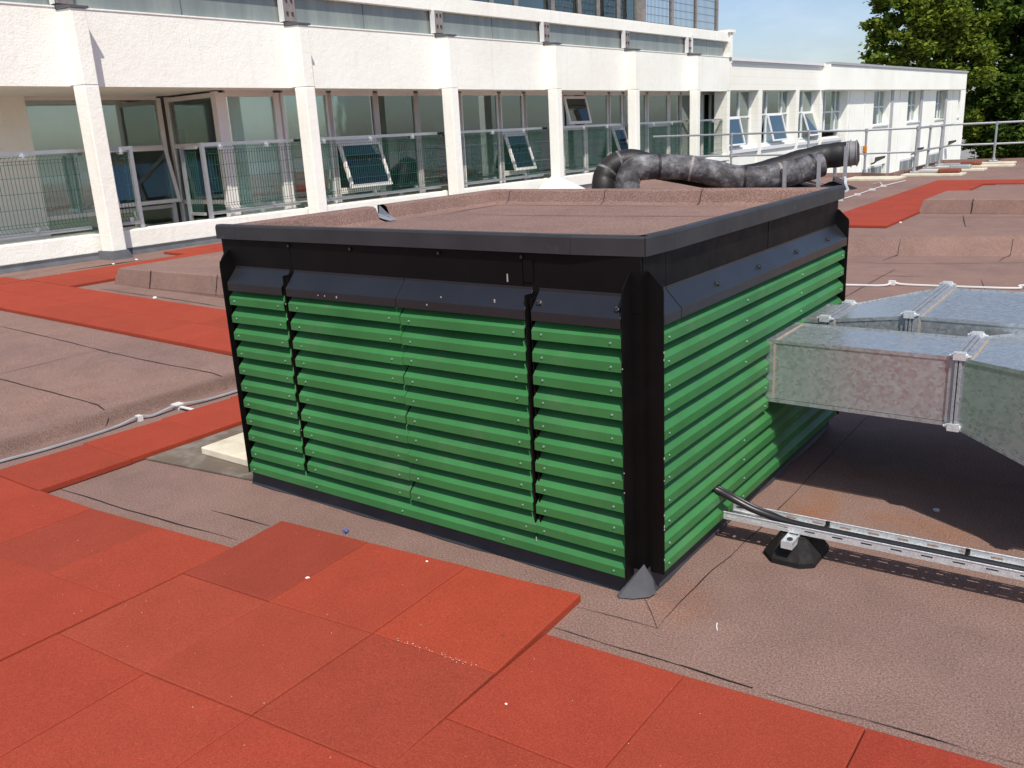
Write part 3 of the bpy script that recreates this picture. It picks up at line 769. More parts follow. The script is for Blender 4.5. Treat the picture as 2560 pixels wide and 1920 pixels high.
d2 = duct('ventilation_duct', 'farther galvanised rectangular duct widening out behind the nearer one', [((-.06, 1.47, 1.83, .425, .709), (.150, 1.47, 1.83, .425, .709)), ((.150, 1.49, 1.86, .425, .709), (.50, 1.508, 2.28, .425, .750)), ((.50, 1.508, 2.235, .425, .750), (2.6, 1.50, 2.235, .425, .750))],
     [(.150, 1.485, 1.845, .425, .709), (.50, 1.508, 2.28, .425, .750)], 'galvanised ducts')

# ------------------------------------------------------------------ cable tray, support and cable
tt = thing('cable_tray', (.6, .57, .105), 'perforated zinc cable tray running from the louvres on black rubber feet', 'cable tray')
TX0, TX1, ZB, ZH, TW = .085, 2.1, .108, .030, .098
def ty(x): return .510 + .034 * (x - .09)
L = TX1 - TX0; cell = .0125; nx = int(L / cell)
mb = MB(); t_ = .0013
prof = []   # across profile: (offset across, height, row)
acr = [(0, ZH), (0, ZH - .011), (0, ZH - .019), (0, 0), (.014, 0), (.021, 0), (.030, 0), (.0375, 0), (.0605, 0), (.068, 0), (.077, 0), (.084, 0), (TW, 0), (TW, ZH - .019), (TW, ZH - .011), (TW, ZH)]
def hole(i, k):
    m6 = i % 8
    if k in (1, 13): return m6 in (1, 2, 3)
    if k in (4, 10): return m6 in (0, 1, 2)
    if k == 5 or k == 9: return m6 == 5
    if k == 6 or k == 8: return m6 == 5
    if k == 7: return m6 in (1, 2, 3)
    return False
grid = {}
def gv(i, k, s):
    x = TX0 + i * cell; a, h = acr[k]
    y = ty(x) + a; z = ZB + h
    if s:
        if k <= 2: y += t_
        elif k >= 13: y -= t_
        else: z += t_
        if k == 3: y += t_
        if k == 12: y -= t_
    key = (i, k, s)
    if key not in grid: grid[key] = len(mb.v); mb.v.append((x, y, z))
    return grid[key]
for i in range(nx):
    for k in range(len(acr) - 1):
        if hole(i, k): continue
        for s in (0, 1):
            mb.f.append([gv(i, k, s), gv(i + 1, k, s), gv(i + 1, k + 1, s), gv(i, k + 1, s)]); mb.m.append(0)
for k in (0, len(acr) - 1):
    for i in range(nx): mb.f.append([gv(i, k, 0), gv(i + 1, k, 0), gv(i + 1, k, 1), gv(i, k, 1)]); mb.m.append(0)
mb.build('tray_channel', ['tray'], tt)
mb = MB()
for yo in (0, TW):   # rolled top edge
    mb.tube([(TX0, ty(TX0) + yo, ZB + ZH), (TX1, ty(TX1) + yo, ZB + ZH)], .0028, 6)
mb.build('rolled_edge', ['tray'], tt)
cb = MB()
cpts = [(-.02, .495, .262), (.03, .500, .236), (.065, .508, .222), (.115, .528, .192), (.18, .540, .163), (.24, .549, .146), (.31, .552, .134), (.40, .552, .130), (.6, .558, .129), (.9, .569, .129), (1.3, .582, .129), (2.08, .606, .129)]
def smooth_path(p, n=6):
    out = []
    for i in range(len(p) - 1):
        p0, p1, p2, p3 = (Vector(p[max(0, i - 1)]), Vector(p[i]), Vector(p[i + 1]), Vector(p[min(len(p) - 1, i + 2)]))
        for k in range(n):
            t = k / n
            out.append(.5 * ((2 * p1) + (p2 - p0) * t + (2 * p0 - 5 * p1 + 4 * p2 - p3) * t * t + (3 * p1 - p0 - 3 * p2 + p3) * t ** 3))
    out.append(Vector(p[-1])); return out
cb.tube(smooth_path(cpts), .0145, 12)
pc = [(q[0], q[1] + .025, q[2] - .003 - (.004 if i > 5 else 0)) for i, q in enumerate(cpts)]
cb.tube(smooth_path(pc), .0095, 8)
tag(cb.build('power_cable', ['cable'], smooth=True), 'thick black cable leaving the green louvres and lying in the cable tray', 'cable')
for (x) in (.46, .93):
    mb = MB(); y = ty(x)
    mb.box(x - .006, x + .006, y + .022, y + .074, .134, .138); mb.box(x - .007, x + .007, y + .068, y + .078, .128, .148)
    tag(mb.build('cable_tie', ['cable']), 'black tie round the cable in the tray, ' + ('nearer the louvres' if x < .6 else 'farther from the louvres'), 'cable tie', 'black cable ties')
def support(x0, lab):
    f = thing('tray_support', (x0, .57, 0), lab, 'tray support', 'black rubber tray supports')
    mb = MB(); cx, cy = x0, .575
    base = [(-.100, -.070), (-.052, -.122), (.052, -.120), (.098, -.085), (.100, .085), (.052, .122), (-.052, .122), (-.100, .072)]
    top = [(-.052, -.050), (-.035, -.070), (.035, -.070), (.052, -.050), (.052, .055), (.035, .07), (-.035, .07), (-.052, .052)]
    def rg(p, z, s=1): return [(cx + q[0] * s, cy + q[1] * s, z) for q in p]
    mb.prism(rg(base, 0), rg(base, .020, 1.0), caps=False); mb.prism(rg(base, .020), rg(top, .094), caps=False); mb.prism(rg(top, .094), rg(top, .098, .94))
    mb.build('rubber_block', ['rubber'], f, bevel=.006)
    st = MB(); sx = x0 + .008
    for (a, b, za, zb) in ((-.021, .021, .0975, .1000), (-.021, -.0185, .1000, .1070), (.0185, .021, .1000, .1070)):
        st.box(sx + a, sx + b, cy - .135, cy + .10, za, zb)
    st.box(sx - .021, sx + .021, cy - .137, cy - .135, .0785, .107)
    st.box(sx - .021, sx + .021, cy - .135, cy - .06, .0785, .0815)
    st.box(sx - .021, sx - .0185, cy - .135, cy - .06, .0815, .1); st.box(sx + .0185, sx + .021, cy - .135, cy - .06, .0815, .1)
    s_ = st.build('strut', ['tray'], f)
    b2 = MB(); b2.tube([(sx, cy - .10, .100), (sx, cy - .10, .1065)], .011, 6); b2.tube([(sx, cy - .10, .1063), (sx, cy - .10, .1072)], .006, 6, 0); b2.build('bolt', ['bolt'], s_)
    return f
support(.352, 'black octagonal rubber block with a zinc strut holding up the cable tray near the louvres')

# ------------------------------------------------------------------ small items on the lower deck
def slab(name, x0, x1, y0, y1, z0, h, lab, cat, mat, group=None):
    mb = MB(); mb.box(x0, x1, y0, y1, z0, z0 + h); o = mb.build(name, [mat], bevel=.006)
    return tag(o, lab, cat, group)
mb = MB(); mb.add([(-2.950, -.105, .004), (-2.12, -.005, .004), (-2.14, .95, .004), (-2.948, .95, .004), (-2.950, -.105, .012), (-2.12, -.005, .012), (-2.14, .95, .012), (-2.948, .95, .012)], [(0, 3, 2, 1), (4, 5, 6, 7), (0, 1, 5, 4), (1, 2, 6, 5), (2, 3, 7, 6), (3, 0, 4, 7)])
tag(mb.build('weathered_board', ['board']), 'flat weathered brown board lying under the white slabs left of the housing', 'board')
slab('paving_slab', -2.72, -2.215, .085, .50, .012, .042, 'white concrete slab lying on the board, at the left foot of the louvres', 'slab', 'slab', 'pale concrete slabs')
slab('paving_slab', -2.93, -2.43, .60, 1.02, .012, .042, 'white concrete slab mostly hidden behind the left edge of the louvres', 'slab', 'slab', 'pale concrete slabs')
# flat conductor along the step
con = thing('lightning_conductor', (-3.64, .3, 0), 'flat grey conductor clipped along the foot of the felt step at the left', 'conductor')
pts = [(-3.70, -1.4), (-3.68, -.9), (-3.657, -.545), (-3.625, -.29), (-3.632, .1), (-3.652, .287), (-3.63, .37), (-3.64, .553), (-3.61, .73), (-3.597, .984), (-3.60, 1.5), (-3.6, 2.6), (-3.6, 5.0)]
zz = [.014, .012, .013, .012, .012, .028, .014, .03, .016, .014, .012, .012, .012]
mb = MB(); sp = smooth_path([(p[0], p[1], z) for p, z in zip(pts, zz)], 5); vs = []
for i, p in enumerate(sp):
    q = sp[min(i + 1, len(sp) - 1)] - sp[max(i - 1, 0)]; n = Vector((-q.y, q.x, 0)).normalized()
    for s, dz in ((-1, -.004), (-1, .004), (1, .004), (1, -.004)): vs.append(p + n * s * .011 + Vector((0, 0, dz)))
mb.add(vs, [(4 * i + k, 4 * i + (k + 1) % 4, 4 * i + 4 + (k + 1) % 4, 4 * i + 4 + k) for i in range(len(sp) - 1) for k in range(4)])
mb.build('conductor_strip', ['greycable'], con)
for (x, y) in ((-3.65, .287), (-3.64, .553)):
    mb = MB(); mb.box(x - .022, x + .022, y - .014, y + .014, .0, .034)
    if y > .5: mb.box(x - .03, x + .03, y - .03, y + .03, .03, .038); mb.box(x + .03, x + .16, y - .012, y + .012, .018, .024)
    mb.build('clip', ['clip'], con)
def blob(name, x, y, z, r, mat, lab, cat, group=None, sc_=(1, 1, .6)):
    bm = bmesh.new(); bmesh.ops.create_icosphere(bm, subdivisions=1, radius=r)
    for v in bm.verts: v.co *= random.uniform(.75, 1.15); v.co = Vector((v.co.x * sc_[0], v.co.y * sc_[1], v.co.z * sc_[2]))
    me = bpy.data.meshes.new(name); bm.to_mesh(me); bm.free(); me.materials.append(M[mat])
    o = bpy.data.objects.new(name, me); COL.objects.link(o); o.location = (x, y, z + r * sc_[2] * .8); return tag(o, lab, cat, group)
blob('stone_chip', -1.103, -.585, .03, .008, 'stone', 'long white chip lying on a tile joint in front of the louvres', 'chip', None, (1.5, .6, .5)).rotation_euler = (0, 0, .7)
blob('stone_chip', -.797, -.253, .03, .006, 'stone', 'small white chip near the back edge of the red tiles', 'chip')
blob('stone_chip', -.976, -.381, .03, .006, 'board', 'small brown crumb on a red tile left of the small white chip', 'chip')
blob('stone_chip', -.017, -.796, .03, .005, 'stone', 'tiny white chip alone on the first tile of the right hand row', 'chip')
blob('stone_chip', -.233, -.512, .03, .010, 'brickred', 'dull brown lump on the bright corner tile', 'chip', None, (1, .7, .3))
mb = MB()
for k in range(7):
    a = random.uniform(0, 6.3); p = Vector((-1.309, -.191, .004)); q = p + Vector((math.cos(a) * .022, math.sin(a) * .014, random.uniform(.002, .018)))
    mb.tube([p, (p + q) / 2 + Vector((0, 0, .004)), q], .0022, 4)
tag(mb.build('plastic_scrap', ['blue']), 'crumpled scrap of blue plastic on the felt behind the red tiles', 'scrap')
mb = MB(); mb.tube([(.718, 1.23, .001), (.718, 1.23, .006)], .013, 16); mb.tube([(.718, 1.23, .006), (.718, 1.23, .008)], .008, 12)
tag(mb.build('washer', ['tray']), 'small round metal disc lying in the shade under the nearer duct', 'washer')
mb = MB(); mb.tube([(.30, -.045, .003), (.306, -.065, .003), (.318, -.085, .003)], .0022, 5)
tag(mb.build('plastic_sliver', ['stone']), 'curved white sliver on the felt near the housing corner', 'sliver')
for (x, y, g) in ((-9.60, 2.9, 1), (-9.78, 3.72, 1), (-9.86, 4.1, 1), (-7.0, 2.55, 0), (-1.45, 9.9, 2)):
    lab = {1: 'pale pebble on the felt beside the wall side red path', 0: 'pale pebble in front of the left felt pad', 2: 'pale pebble beside the far straight red path'}[g]
    blob('pebble', x, y, hroof(x, y), .022, 'stone', lab, 'pebble', 'pebbles beside the balcony wall' if g == 1 else None)
mb = MB()
for k in range(70):   # loose pale grit along one joint and here and there on the mat
    if k < 42:
        t = random.uniform(.18, .85); x = -.618 + (.481) * t + random.gauss(0, .004); y = -.729 + .039 * t + random.gauss(0, .005)
    else: x = random.uniform(-2.4, .9); y = random.uniform(-1.3, -.75) if x < -.1 else random.uniform(-.95, -.5)
    r = random.uniform(.0009, .0022); zc = .0325 + r * .4
    mb.add([(x - r, y, zc), (x + r * .8, y - r * .6, zc), (x + r * .3, y + r, zc), (x, y, zc + r), (x, y, zc - r)], [(0, 1, 3), (1, 2, 3), (2, 0, 3), (1, 0, 4), (2, 1, 4), (0, 2, 4)])
tag(mb.build('grit', ['stone']), 'fine pale grit scattered over the foreground red tiles and gathered along one joint', 'grit', None, 'stuff')
# thin cables on the felt
mb = MB(); mb.tube(smooth_path([(-2.5, 6.0, .012), (-1.097, 6.24, .012), (-.76, 6.33, .012), (-.705, 6.42, .03), (-.6, 6.44, .012), (-.255, 6.466, .012), (.335, 6.56, .012), (.40, 6.63, .03), (1.2, 6.8, .012), (4, 7.4, .012)]), .010, 6)
w1 = tag(mb.build('thin_cable', ['clip']), 'thin white cable across the felt beyond the galvanised ducts', 'cable')
mb = MB(); mb.box(-.735, -.675, 6.395, 6.445, .004, .045); mb.build('clip', ['clip'], w1)
mb = MB(); mb.tube(smooth_path([(-3.10, 11.5, .215), (-3.167, 13.03, .215), (-3.17, 14.07, .215), (-3.22, 16.05, .215), (-3.14, 17.6, .215)]), .009, 6)
w2 = tag(mb.build('thin_cable', ['clip']), 'thin white cable along the felt beside the far red path', 'cable')
for (x, y) in ((-3.16, 13.0), (-3.17, 14.1), (-3.2, 15.2), (-3.22, 16.1)):
    mb = MB(); mb.box(x - .03, x + .07, y - .03, y + .03, .204, .24); mb.build('clip', ['clip'], w2)
mb = MB(); mb.tube([(-3.22, 16.1, .23), (-3.35, 16.4, .27), (-3.5, 16.5, .22)], .012, 6); mb.build('branch', ['clip'], w2)

# ------------------------------------------------------------------ building (facade frame u along, z up, o outward)
PSI = R(88.18208694); FU = (math.cos(PSI), math.sin(PSI)); FN = (math.sin(PSI), -math.cos(PSI)); FO = -10.69015
def W(u, o, z):
    if u > 24: z += .0045 * (u - 24)
    return (FU[0] * u + FN[0] * (FO + o), FU[1] * u + FN[1] * (FO + o), z)
class FB(MB):
    def fb(s, u0, u1, z0, z1, o0, o1, mi=0): s.box(u0, u1, o0, o1, z0, z1, mi, T=lambda a, b, c: W(a, b, c))
bl = thing('main_building', W(8, 0, .2), 'white rendered block with balconies, columns and a green glass strip above', 'building')
COLS = [3.70, 7.36, 10.92, 14.455, 17.93, 21.35]
ZS, ZT1 = 2.48, 3.452
# first-floor parapet: pieces between the columns, with faint vertical joints
ends = [-3.0] + [c + .10 for c in COLS] + [24.12]
jts = {0: [], 1: [5.55], 2: [9.15], 3: [12.75], 4: [16.3], 5: [19.75], 6: [23.0]}
for i, (a, b) in enumerate(zip(ends[:-1], ends[1:])):
    mb = FB(); cuts = [a] + jts[i] + [b]
    for p, q in zip(cuts[:-1], cuts[1:]):
        mb.fb(p + .002, q - .002, ZS, ZT1, -.16, .0); mb.fb(p + .002, q - .002, ZT1, ZT1 + .02, -.17, .012)
    mb.build('parapet_panel', ['render'], bl)
# columns: fin on the parapet, shaft, ridge, lead base and cap
for i, c in enumerate(COLS):
    mb = FB(); fw = .20
    def sect(z, ob): return [W(c - .045, ob, z), W(c, .29, z), W(c + fw, .29, z), W(c + fw + .02, ob, z)]
    mb.prism(sect(ZS, -.02), sect(ZT1 - .03, -.02)); mb.prism(sect(.30 if i < 5 else .5, .075), sect(ZS - .004, .075))
    o = mb.build('column', ['render'], bl, bevel=.012)
    mb = FB(); mb.prism([W(c - .06, -.03, ZT1 - .03), W(c - .015, .31, ZT1 - .03), W(c + fw + .03, .31, ZT1 - .03), W(c + fw + .03, -.03, ZT1 - .03)], [W(c - .06, -.03, ZT1 + .035), W(c - .015, .31, ZT1 + .0), W(c + fw + .03, .31, ZT1 + .0), W(c + fw + .03, -.03, ZT1 + .035)])
    mb.build('lead_cap', ['lead'], o)
    if i < 3:
        mb = FB(); mb.prism([W(c - .10, -.0, .19), W(c - .045, .345, .19), W(c + fw + .055, .345, .19), W(c + fw + .07, 0, .19)], [W(c - .06, .0, .31), W(c - .012, .302, .31), W(c + fw + .012, .302, .31), W(c + fw + .03, 0, .31)])
        mb.build('lead_base', ['lead'], o)
    mb = FB()   # steel bracket over the fin
    mb.fb(c - .07, c + .19, 3.50, 3.905, -.02, .02); bo = mb.build('bracket', ['bracket'], bl)
    mb = FB(); mb.fb(c - .085, c - .070, 3.49, 3.905, -.06, .05); mb.build('edge_plate', ['framewhite'], bo)
    mb = FB()
    for du in (.02, .12):
        for z in (3.60, 3.80): mb.fb(c + du - .015, c + du + .018, z, z + .045, .02, .038)
    mb.build('bolts', ['darkbox'], bo)
# soffit slab over the balcony, floor slab, low wall
mb = FB(); mb.fb(-3, 24.1, 2.5, 2.75, -6.0, -.165); mb.build('soffit', ['render'], bl)
mb = FB(); mb.fb(-3, 24.1, -.3, .22, -6.0, -.30); mb.build('balcony_floor', ['slab'], bl)
for a, b in zip([-3.0] + [c + .18 for c in COLS[:5]], [c + .02 for c in COLS[:5]] + [21.37]):
    mb = FB(); mb.fb(a, b, .285, .535, -.30, .0); k = mb.build('low_wall', ['render'], bl, bevel=.012)
    mb = FB(); mb.fb(a, b, .20, .283, -.29, .012); mb.prism([W(a, .0, .12), W(a, .05, .12), W(a, .05, .20), W(a, .013, .25)], [W(b, .0, .12), W(b, .05, .12), W(b, .05, .20), W(b, .013, .25)])
    mb.build('lead_flashing', ['lead'], k)
mb = FB(); mb.fb(21.5, 24.2, .42, .56, -.30, .02); mb.build('low_wall', ['render'], bl, bevel=.01)
mb = FB(); mb.fb(20.9, 24.2, -6, .41, -.34, -.06); mb.build('lower_wall', ['render'], bl)
mb = FB(); mb.fb(22.3, 24.15, -.6, .36, -.055, -.03); mb.build('glass_panel', ['frost'], bl)
# obscured glass strip and second parapet
gj = [-3, -1.2, .6, 2.0, 3.75, 5.55, 7.4, 9.15, 10.97, 12.75, 14.5, 16.3, 17.98, 19.75, 21.4]
for a, b in zip(gj[:-1], gj[1:]):
    mb = FB(); mb.fb(a + .008, b - .008, 3.47, 3.90, -.12, -.10); mb.build('glass_panel', ['frost'], bl)
mb = FB(); mb.fb(21.62, 22.7, 3.47, 3.90, -.12, -.10); mb.fb(22.715, 23.8, 3.47, 3.90, -.12, -.10); mb.build('glass_panel', ['frost'], bl)
mb = FB(); mb.fb(-3, 23.95, 3.3, 3.92, -.5, -.35); mb.build('backing_wall', ['darkbox'], bl)
mb = FB()
cuts = [-3, 2.0, 5.5, 9.2, 12.75, 16.3, 19.75, 23.2, 24.0]
for a, b in zip(cuts[:-1], cuts[1:]): mb.fb(a + .002, b - .002, 3.90, 4.16, -.25, .0)
mb.build('upper_parapet', ['render'], bl, bevel=.008)
mb = FB(); mb.fb(24.0, 24.16, 3.46, 4.16, -.3, .06); mb.fb(23.93, 24.26, 4.16, 4.24, -.34, .10); mb.build('end_pier', ['render'], bl)
mb = FB(); mb.fb(21.47, 21.53, 3.5, 3.95, -.02, .06); mb.build('rainwater_pipe', ['framewhite'], bl)
# top-floor glazing set back
FR = [9.5, 10.6, 11.7, 12.8, 14.09, 15.14, 16.1, 17.67, 18.92, 19.86, 20.94, 22.0]
mb = FB(); mb.fb(-3, 22.1, 4.15, 4.40, -2.2, -1.9); mb.build('upper_wall', ['lead'], bl)
for a, b in zip(FR[:-1], FR[1:]):
    mb = FB(); mb.fb(a - .05, a + .05, 4.3, 6.9, -2.06, -1.96); mb.fb(a + .05, b - .05, 4.40, 4.46, -2.05, -1.97); mb.fb(a + .05, b - .05, 6.8, 6.9, -2.05, -1.97)
    w = mb.build('window', ['bracket'], bl)
    mb = FB(); mb.fb(a + .05, b - .05, 4.46, 6.8, -2.02, -2.01); mb.build('pane', ['glass'], w)
    mb = FB(); mb.fb(a + .05, b - .05, 4.46, 6.8, -2.13, -2.12); mb.build('blind', [random.choice(['blinddark', 'blind', 'blinddark', 'dark'])], w)  # the dark choice is a black sheet painting an unlit room
mb = FB(); mb.fb(22.0, 22.15, 4.3, 6.9, -2.06, -1.9); mb.build('corner_post', ['bracket'], bl)
mb = FB(); mb.fb(-3, 22.1, 6.9, 7.3, -6, -1.6); mb.build('roof_slab', ['render'], bl)
mb = FB(); mb.fb(-3, 22.1, 4.1, 6.9, -6, -5.8); mb.build('back_wall', ['room'], bl)

# rooms behind the balcony glazing
mb = FB(); mb.fb(-3, 24, .2, 2.5, -6.1, -6.0); mb.fb(-3, -2.9, .2, 2.5, -6, -1); mb.fb(6.45, 6.50, .2, 2.5, -6, -2.6); mb.fb(11.9, 12.0, .2, 2.5, -6, -1.2); mb.fb(19.9, 20.0, .2, 2.5, -6, -1.2); mb.fb(23.9, 24.0, .2, 2.5, -6, -1.2); mb.build('room_wall', ['room'], bl)
mb = FB()
for (a, b, z1) in ((3.9, 5.2, 1.98), (9.0, 11.2, 2.0), (14.6, 15.3, 2.0), (19.0, 19.6, 2.0), (13.3, 13.9, 2.0)): mb.fb(a + 2.2, b + 2.2, .22, z1, -5.99, -5.9)
mb.build('room_door', ['door'], bl)
for q in ((8.0, 11.6, .22, 1.95, -4.0, -3.9), (5.0, 6.3, .22, 2.0, -4.2, -4.1), (20.5, 22, .22, 1.9, -3.5, -3.4)):
    mb = FB(); mb.fb(*q); mb.build('partition', ['door'], bl)

OW = -.85
def window(u0, u1, z0, z1, mull, trans, fills, o=OW, fw=.075, frame='frame', head=True, parent=bl, blindgap=.07, skip=()):
    """frame part with panes (and what hangs behind them) as sub-parts; mull/trans are inner bars"""
    us = [u0] + mull + [u1]; zs = [z0] + trans + [z1]
    mb = FB(); h = fw / 2
    for u in us: mb.fb(u - h, u + h, z0, z1, o - .05, o + .035)
    for z in zs:
        for a, b in zip(us[:-1], us[1:]):
            mb.fb(a + h, b - h, z - h * .8, z + h * .8, o - .045, o + .03)
    w = mb.build('window', [frame], parent)
    for i, (a, b) in enumerate(zip(us[:-1], us[1:])):
        for k, (c, d) in enumerate(zip(zs[:-1], zs[1:])):
            if (i, k) in skip: continue
            p = FB(); p.fb(a + h, b - h, c + h * .8, d - h * .8, o - .012, o - .004); p.build('pane', ['glass'], w)
    for i, (a, b) in enumerate(zip(us[:-1], us[1:])):
        f = fills[i] if i < len(fills) else None
        if not f: continue
        for part in (f if isinstance(f, list) else [(f, 0, 1)]):
            m_, t0, t1 = part[:3]; zz0 = part[3] if len(part) > 3 else z0
            p = FB(); n = 10; aa = a + h + (b - a - 2 * h) * t0; bb = a + h + (b - a - 2 * h) * t1
            if m_ in ('cream', 'yelgreen'):
                vs = []; n = 24
                for q in range(n + 1):
                    u = aa + (bb - aa) * q / n; oo = o - blindgap - .03 + .022 * math.sin(q * 1.9)
                    vs += [W(u, oo, zz0), W(u, oo, z1)]
                p.add(vs, [(2 * q, 2 * q + 2, 2 * q + 3, 2 * q + 1) for q in range(n)]); p.build('curtain', [m_], w)
            else:
                p.fb(aa, bb, zz0, z1, o - blindgap - .006, o - blindgap); p.build('blind', [m_], w)  # a dark fill is no blind: black sheet painting an unlit room
    return w
def sash(w, u0, u1, zt, zb, o, out, fw=.06, frame='frame'):
    """top-hung opening light: frame and pane in one tilted piece"""
    mb = FB(); L_ = zt - zb; ang = math.asin(min(.9, out / L_)); 
    def Q(u, s, n):   # s down the sash, n outward from its plane
        return W(u, o + .03 + math.sin(ang) * s + math.cos(ang) * n, zt - math.cos(ang) * s + math.sin(ang) * n)
    def qb(a, b, s0, s1, n0, n1, mi=0):
        vs = [Q(u, s, n) for n in (n0, n1) for s in (s0, s1) for u in (a, b)]
        mb.add(vs, [(0, 2, 3, 1), (4, 5, 7, 6), (0, 1, 5, 4), (1, 3, 7, 5), (3, 2, 6, 7), (2, 0, 4, 6)], mi)
    qb(u0, u0 + fw, 0, L_, 0, .05); qb(u1 - fw, u1, 0, L_, 0, .05); qb(u0 + fw, u1 - fw, 0, fw, 0, .048); qb(u0 + fw, u1 - fw, L_ - fw, L_, 0, .048)
    qb(u0 + fw, u1 - fw, fw, L_ - fw, .02, .028, 1)
    return mb.build('sash', [frame, 'glass' if frame == 'framewhite' else 'sashglass'], w)
# bay by bay
mb = FB(); mb.fb(-3, 4.07, .2, 2.5, -2.6, -2.27); mb.build('recess_wall', ['render'], bl)
w = window(4.03, 6.31, .25, 2.47, [5.08], [.66, 1.67], [('blinddark'), None], o=-2.35, skip=((1, 1),))
sash(w, 5.12, 6.30, 1.66, .70, -2.35, .22)
mb = FB(); mb.fb(6.35, 6.43, .2, 2.5, -2.45, -2.30); mb.build('slot_shade_strip', ['darkbox'], bl)  # recess slot: its shade painted as a solid dark strip
# glazed return between the recess and the front glazing
mb = FB()
for (o0, o1) in ((-2.30, -2.22), (-.93, -.80)): mb.fb(6.40, 6.47, .22, 2.48, o0, o1)
for z in (.26, .72, 1.66, 2.43): mb.fb(6.405, 6.465, z - .035, z + .035, -2.22, -.93)
wr = mb.build('window', ['frame'], bl)
for a, b in ((.295, .685), (.755, 1.625), (1.695, 2.395)):
    p = FB(); p.fb(6.43, 6.438, a, b, -2.22, -.93); p.build('pane', ['glass'], wr)
p = FB(); p.fb(6.49, 6.50, .25, 2.45, -2.2, -.95); p.build('blind', ['blinddark'], wr)
B_ = 'blind'
window(6.53, 7.64, .25, 2.46, [], [], [[('cream', 0.02, .16), ('blind', .12, 1)]], fw=.15)
window(7.72, 8.80, .25, 2.46, [], [], [[('blind', 0, .12)]], fw=.10)
w = window(8.80, 9.965, .25, 2.46, [], [.70, 1.60], [None], fw=.13, skip=((0, 1),))
sash(w, 8.88, 9.93, 1.56, .70, OW, .26)
window(9.965, 11.09, .25, 2.46, [], [], [[('cream', .06, .22)]], fw=.13)
window(11.09, 12.40, .25, 2.46, [], [], ['blind'], fw=.13)
window(12.44, 13.76, .25, 2.46, [], [], [[('blind', 0, .74), ('cream', .74, .95)]], fw=.11)
w = window(13.78, 14.70, .25, 2.46, [], [.70, 1.60], [None], fw=.13, skip=((0, 1),))
sash(w, 13.86, 14.66, 1.56, .70, OW, .28)
window(14.72, 16.2, .25, 2.46, [], [], ['blind'], fw=.11)
w = window(16.24, 17.28, .25, 2.46, [], [1.62], [[('blindblue', .3, .7), ('blind', 0, .2)]], fw=.10, skip=((0, 1),))
sash(w, 16.28, 17.27, 2.38, 1.70, OW, .16)
window(17.30, 18.43, .25, 2.46, [], [], [[('blind', 0, 1)]], fw=.10)
w = window(18.45, 19.16, .25, 2.46, [], [.70, 1.60], [None], fw=.12, skip=((0, 1),))
sash(w, 18.52, 19.12, 1.56, .70, OW, .30)
window(19.18, 20.45, .25, 2.46, [], [], [[('blind', 0, .8)]], fw=.10)
window(20.48, 21.77, .25, 2.46, [], [1.60], [[('yelgreen', 0, 1)]], fw=.14)
window(21.77, 22.51, .25, 2.46, [], [], ['blindblue'], fw=.12)
window(22.51, 24.0, .25, 2.46, [23.4], [], [[('blinddark', 0, .6)], [('yelgreen', .0, 1)]], fw=.12)
window(24.02, 25.35, .25, 2.46, [24.56], [], [[('blinddark', 0, 1)], [('blindblue', 0, 1)]], fw=.07)

# balcony railings: one thing per opening
def railing(u0, u1, lab, end_l=False, end_r=False, o=-.16):
    t = thing('balcony_railing', W((u0 + u1) / 2, o, .535), lab, 'railing', 'balcony mesh railings')
    mb = FB(); mb.fb(u0, u1, 1.635, 1.685, o - .025, o + .025); mb.build('top_rail', ['galvrail'], t)
    mb = FB(); mb.fb(u0, u1, .600, .645, o - .025, o + .025); mb.build('bottom_rail', ['galvrail'], t)
    for flag, u in ((end_l, u0), (end_r, u1)):
        if not flag: continue
        mb = FB(); mb.fb(u - .025, u + .03, .50, 1.69, o - .028, o + .028)
        mb.build('post', ['galvrail'], t)
    mb = FB(); r = .0028; u = u0 + .04; oo = o + .012
    while u < u1 - .03:
        mb.fb(u - r, u + r, .72, 1.56, oo - r, oo + r)
        mb.prism([W(u - r, oo, 1.56), W(u + r, oo, 1.56), W(u, oo + 2 * r, 1.56)], [W(u - r + .02, oo + .05, 1.625), W(u + r + .02, oo + .05, 1.625), W(u + .02, oo + .05 + 2 * r, 1.625)])
        mb.prism([W(u - r, oo, .72), W(u + r, oo, .72), W(u, oo + 2 * r, .72)], [W(u - r + .02, oo + .05, .655), W(u + r + .02, oo + .05, .655), W(u + .02, oo + .05 + 2 * r, .655)])
        u += .05
    for z in (.665, .72, .76, .95, 1.15, 1.35, 1.52, 1.56, 1.61):
        mb.fb(u0 + .03, u1 - .03, z - r, z + r, oo + (.03 if z in (.665, 1.61) else .006), oo + (.036 if z in (.665, 1.61) else .012))
    mb.build('mesh_panel', ['meshgreen'], t)
    n = max(2, int((u1 - u0) / .9)); tr = [o_ for o_ in t.children if o_.name.startswith('top_rail')][0]; br = [o_ for o_ in t.children if o_.name.startswith('bottom_rail')][0]
    for k in range(n):
        u = u0 + (u1 - u0) * (k + .35) / n
        mb = FB(); mb.fb(u - .035, u + .035, 1.585, 1.634, o + .0, o + .045); mb.fb(u - .012, u + .012, 1.60, 1.66, o + .026, o + .05); mb.build('clip', ['tray'], tr)
        mb = FB(); mb.fb(u - .03, u + .03, .646, .70, o + .0, o + .05); mb.build('clip', ['galvrail'], br)
    return t
railing(.2, 3.68, 'mesh railing at the far left of the photo, left of the first column')
railing(3.93, 4.43, 'very short mesh railing just right of the first column, beside the tilted recess window', end_r=True)
railing(5.60, 7.34, 'mesh railing with an open left end post, between the recess and the second column', end_l=True)
railing(7.60, 10.90, 'mesh railing in front of the dark room, between the second and third columns')
railing(11.15, 14.43, 'mesh railing between the third and fourth columns, above the white hood')
railing(14.70, 17.90, 'mesh railing between the fourth and fifth columns, partly behind the black pipe bends')
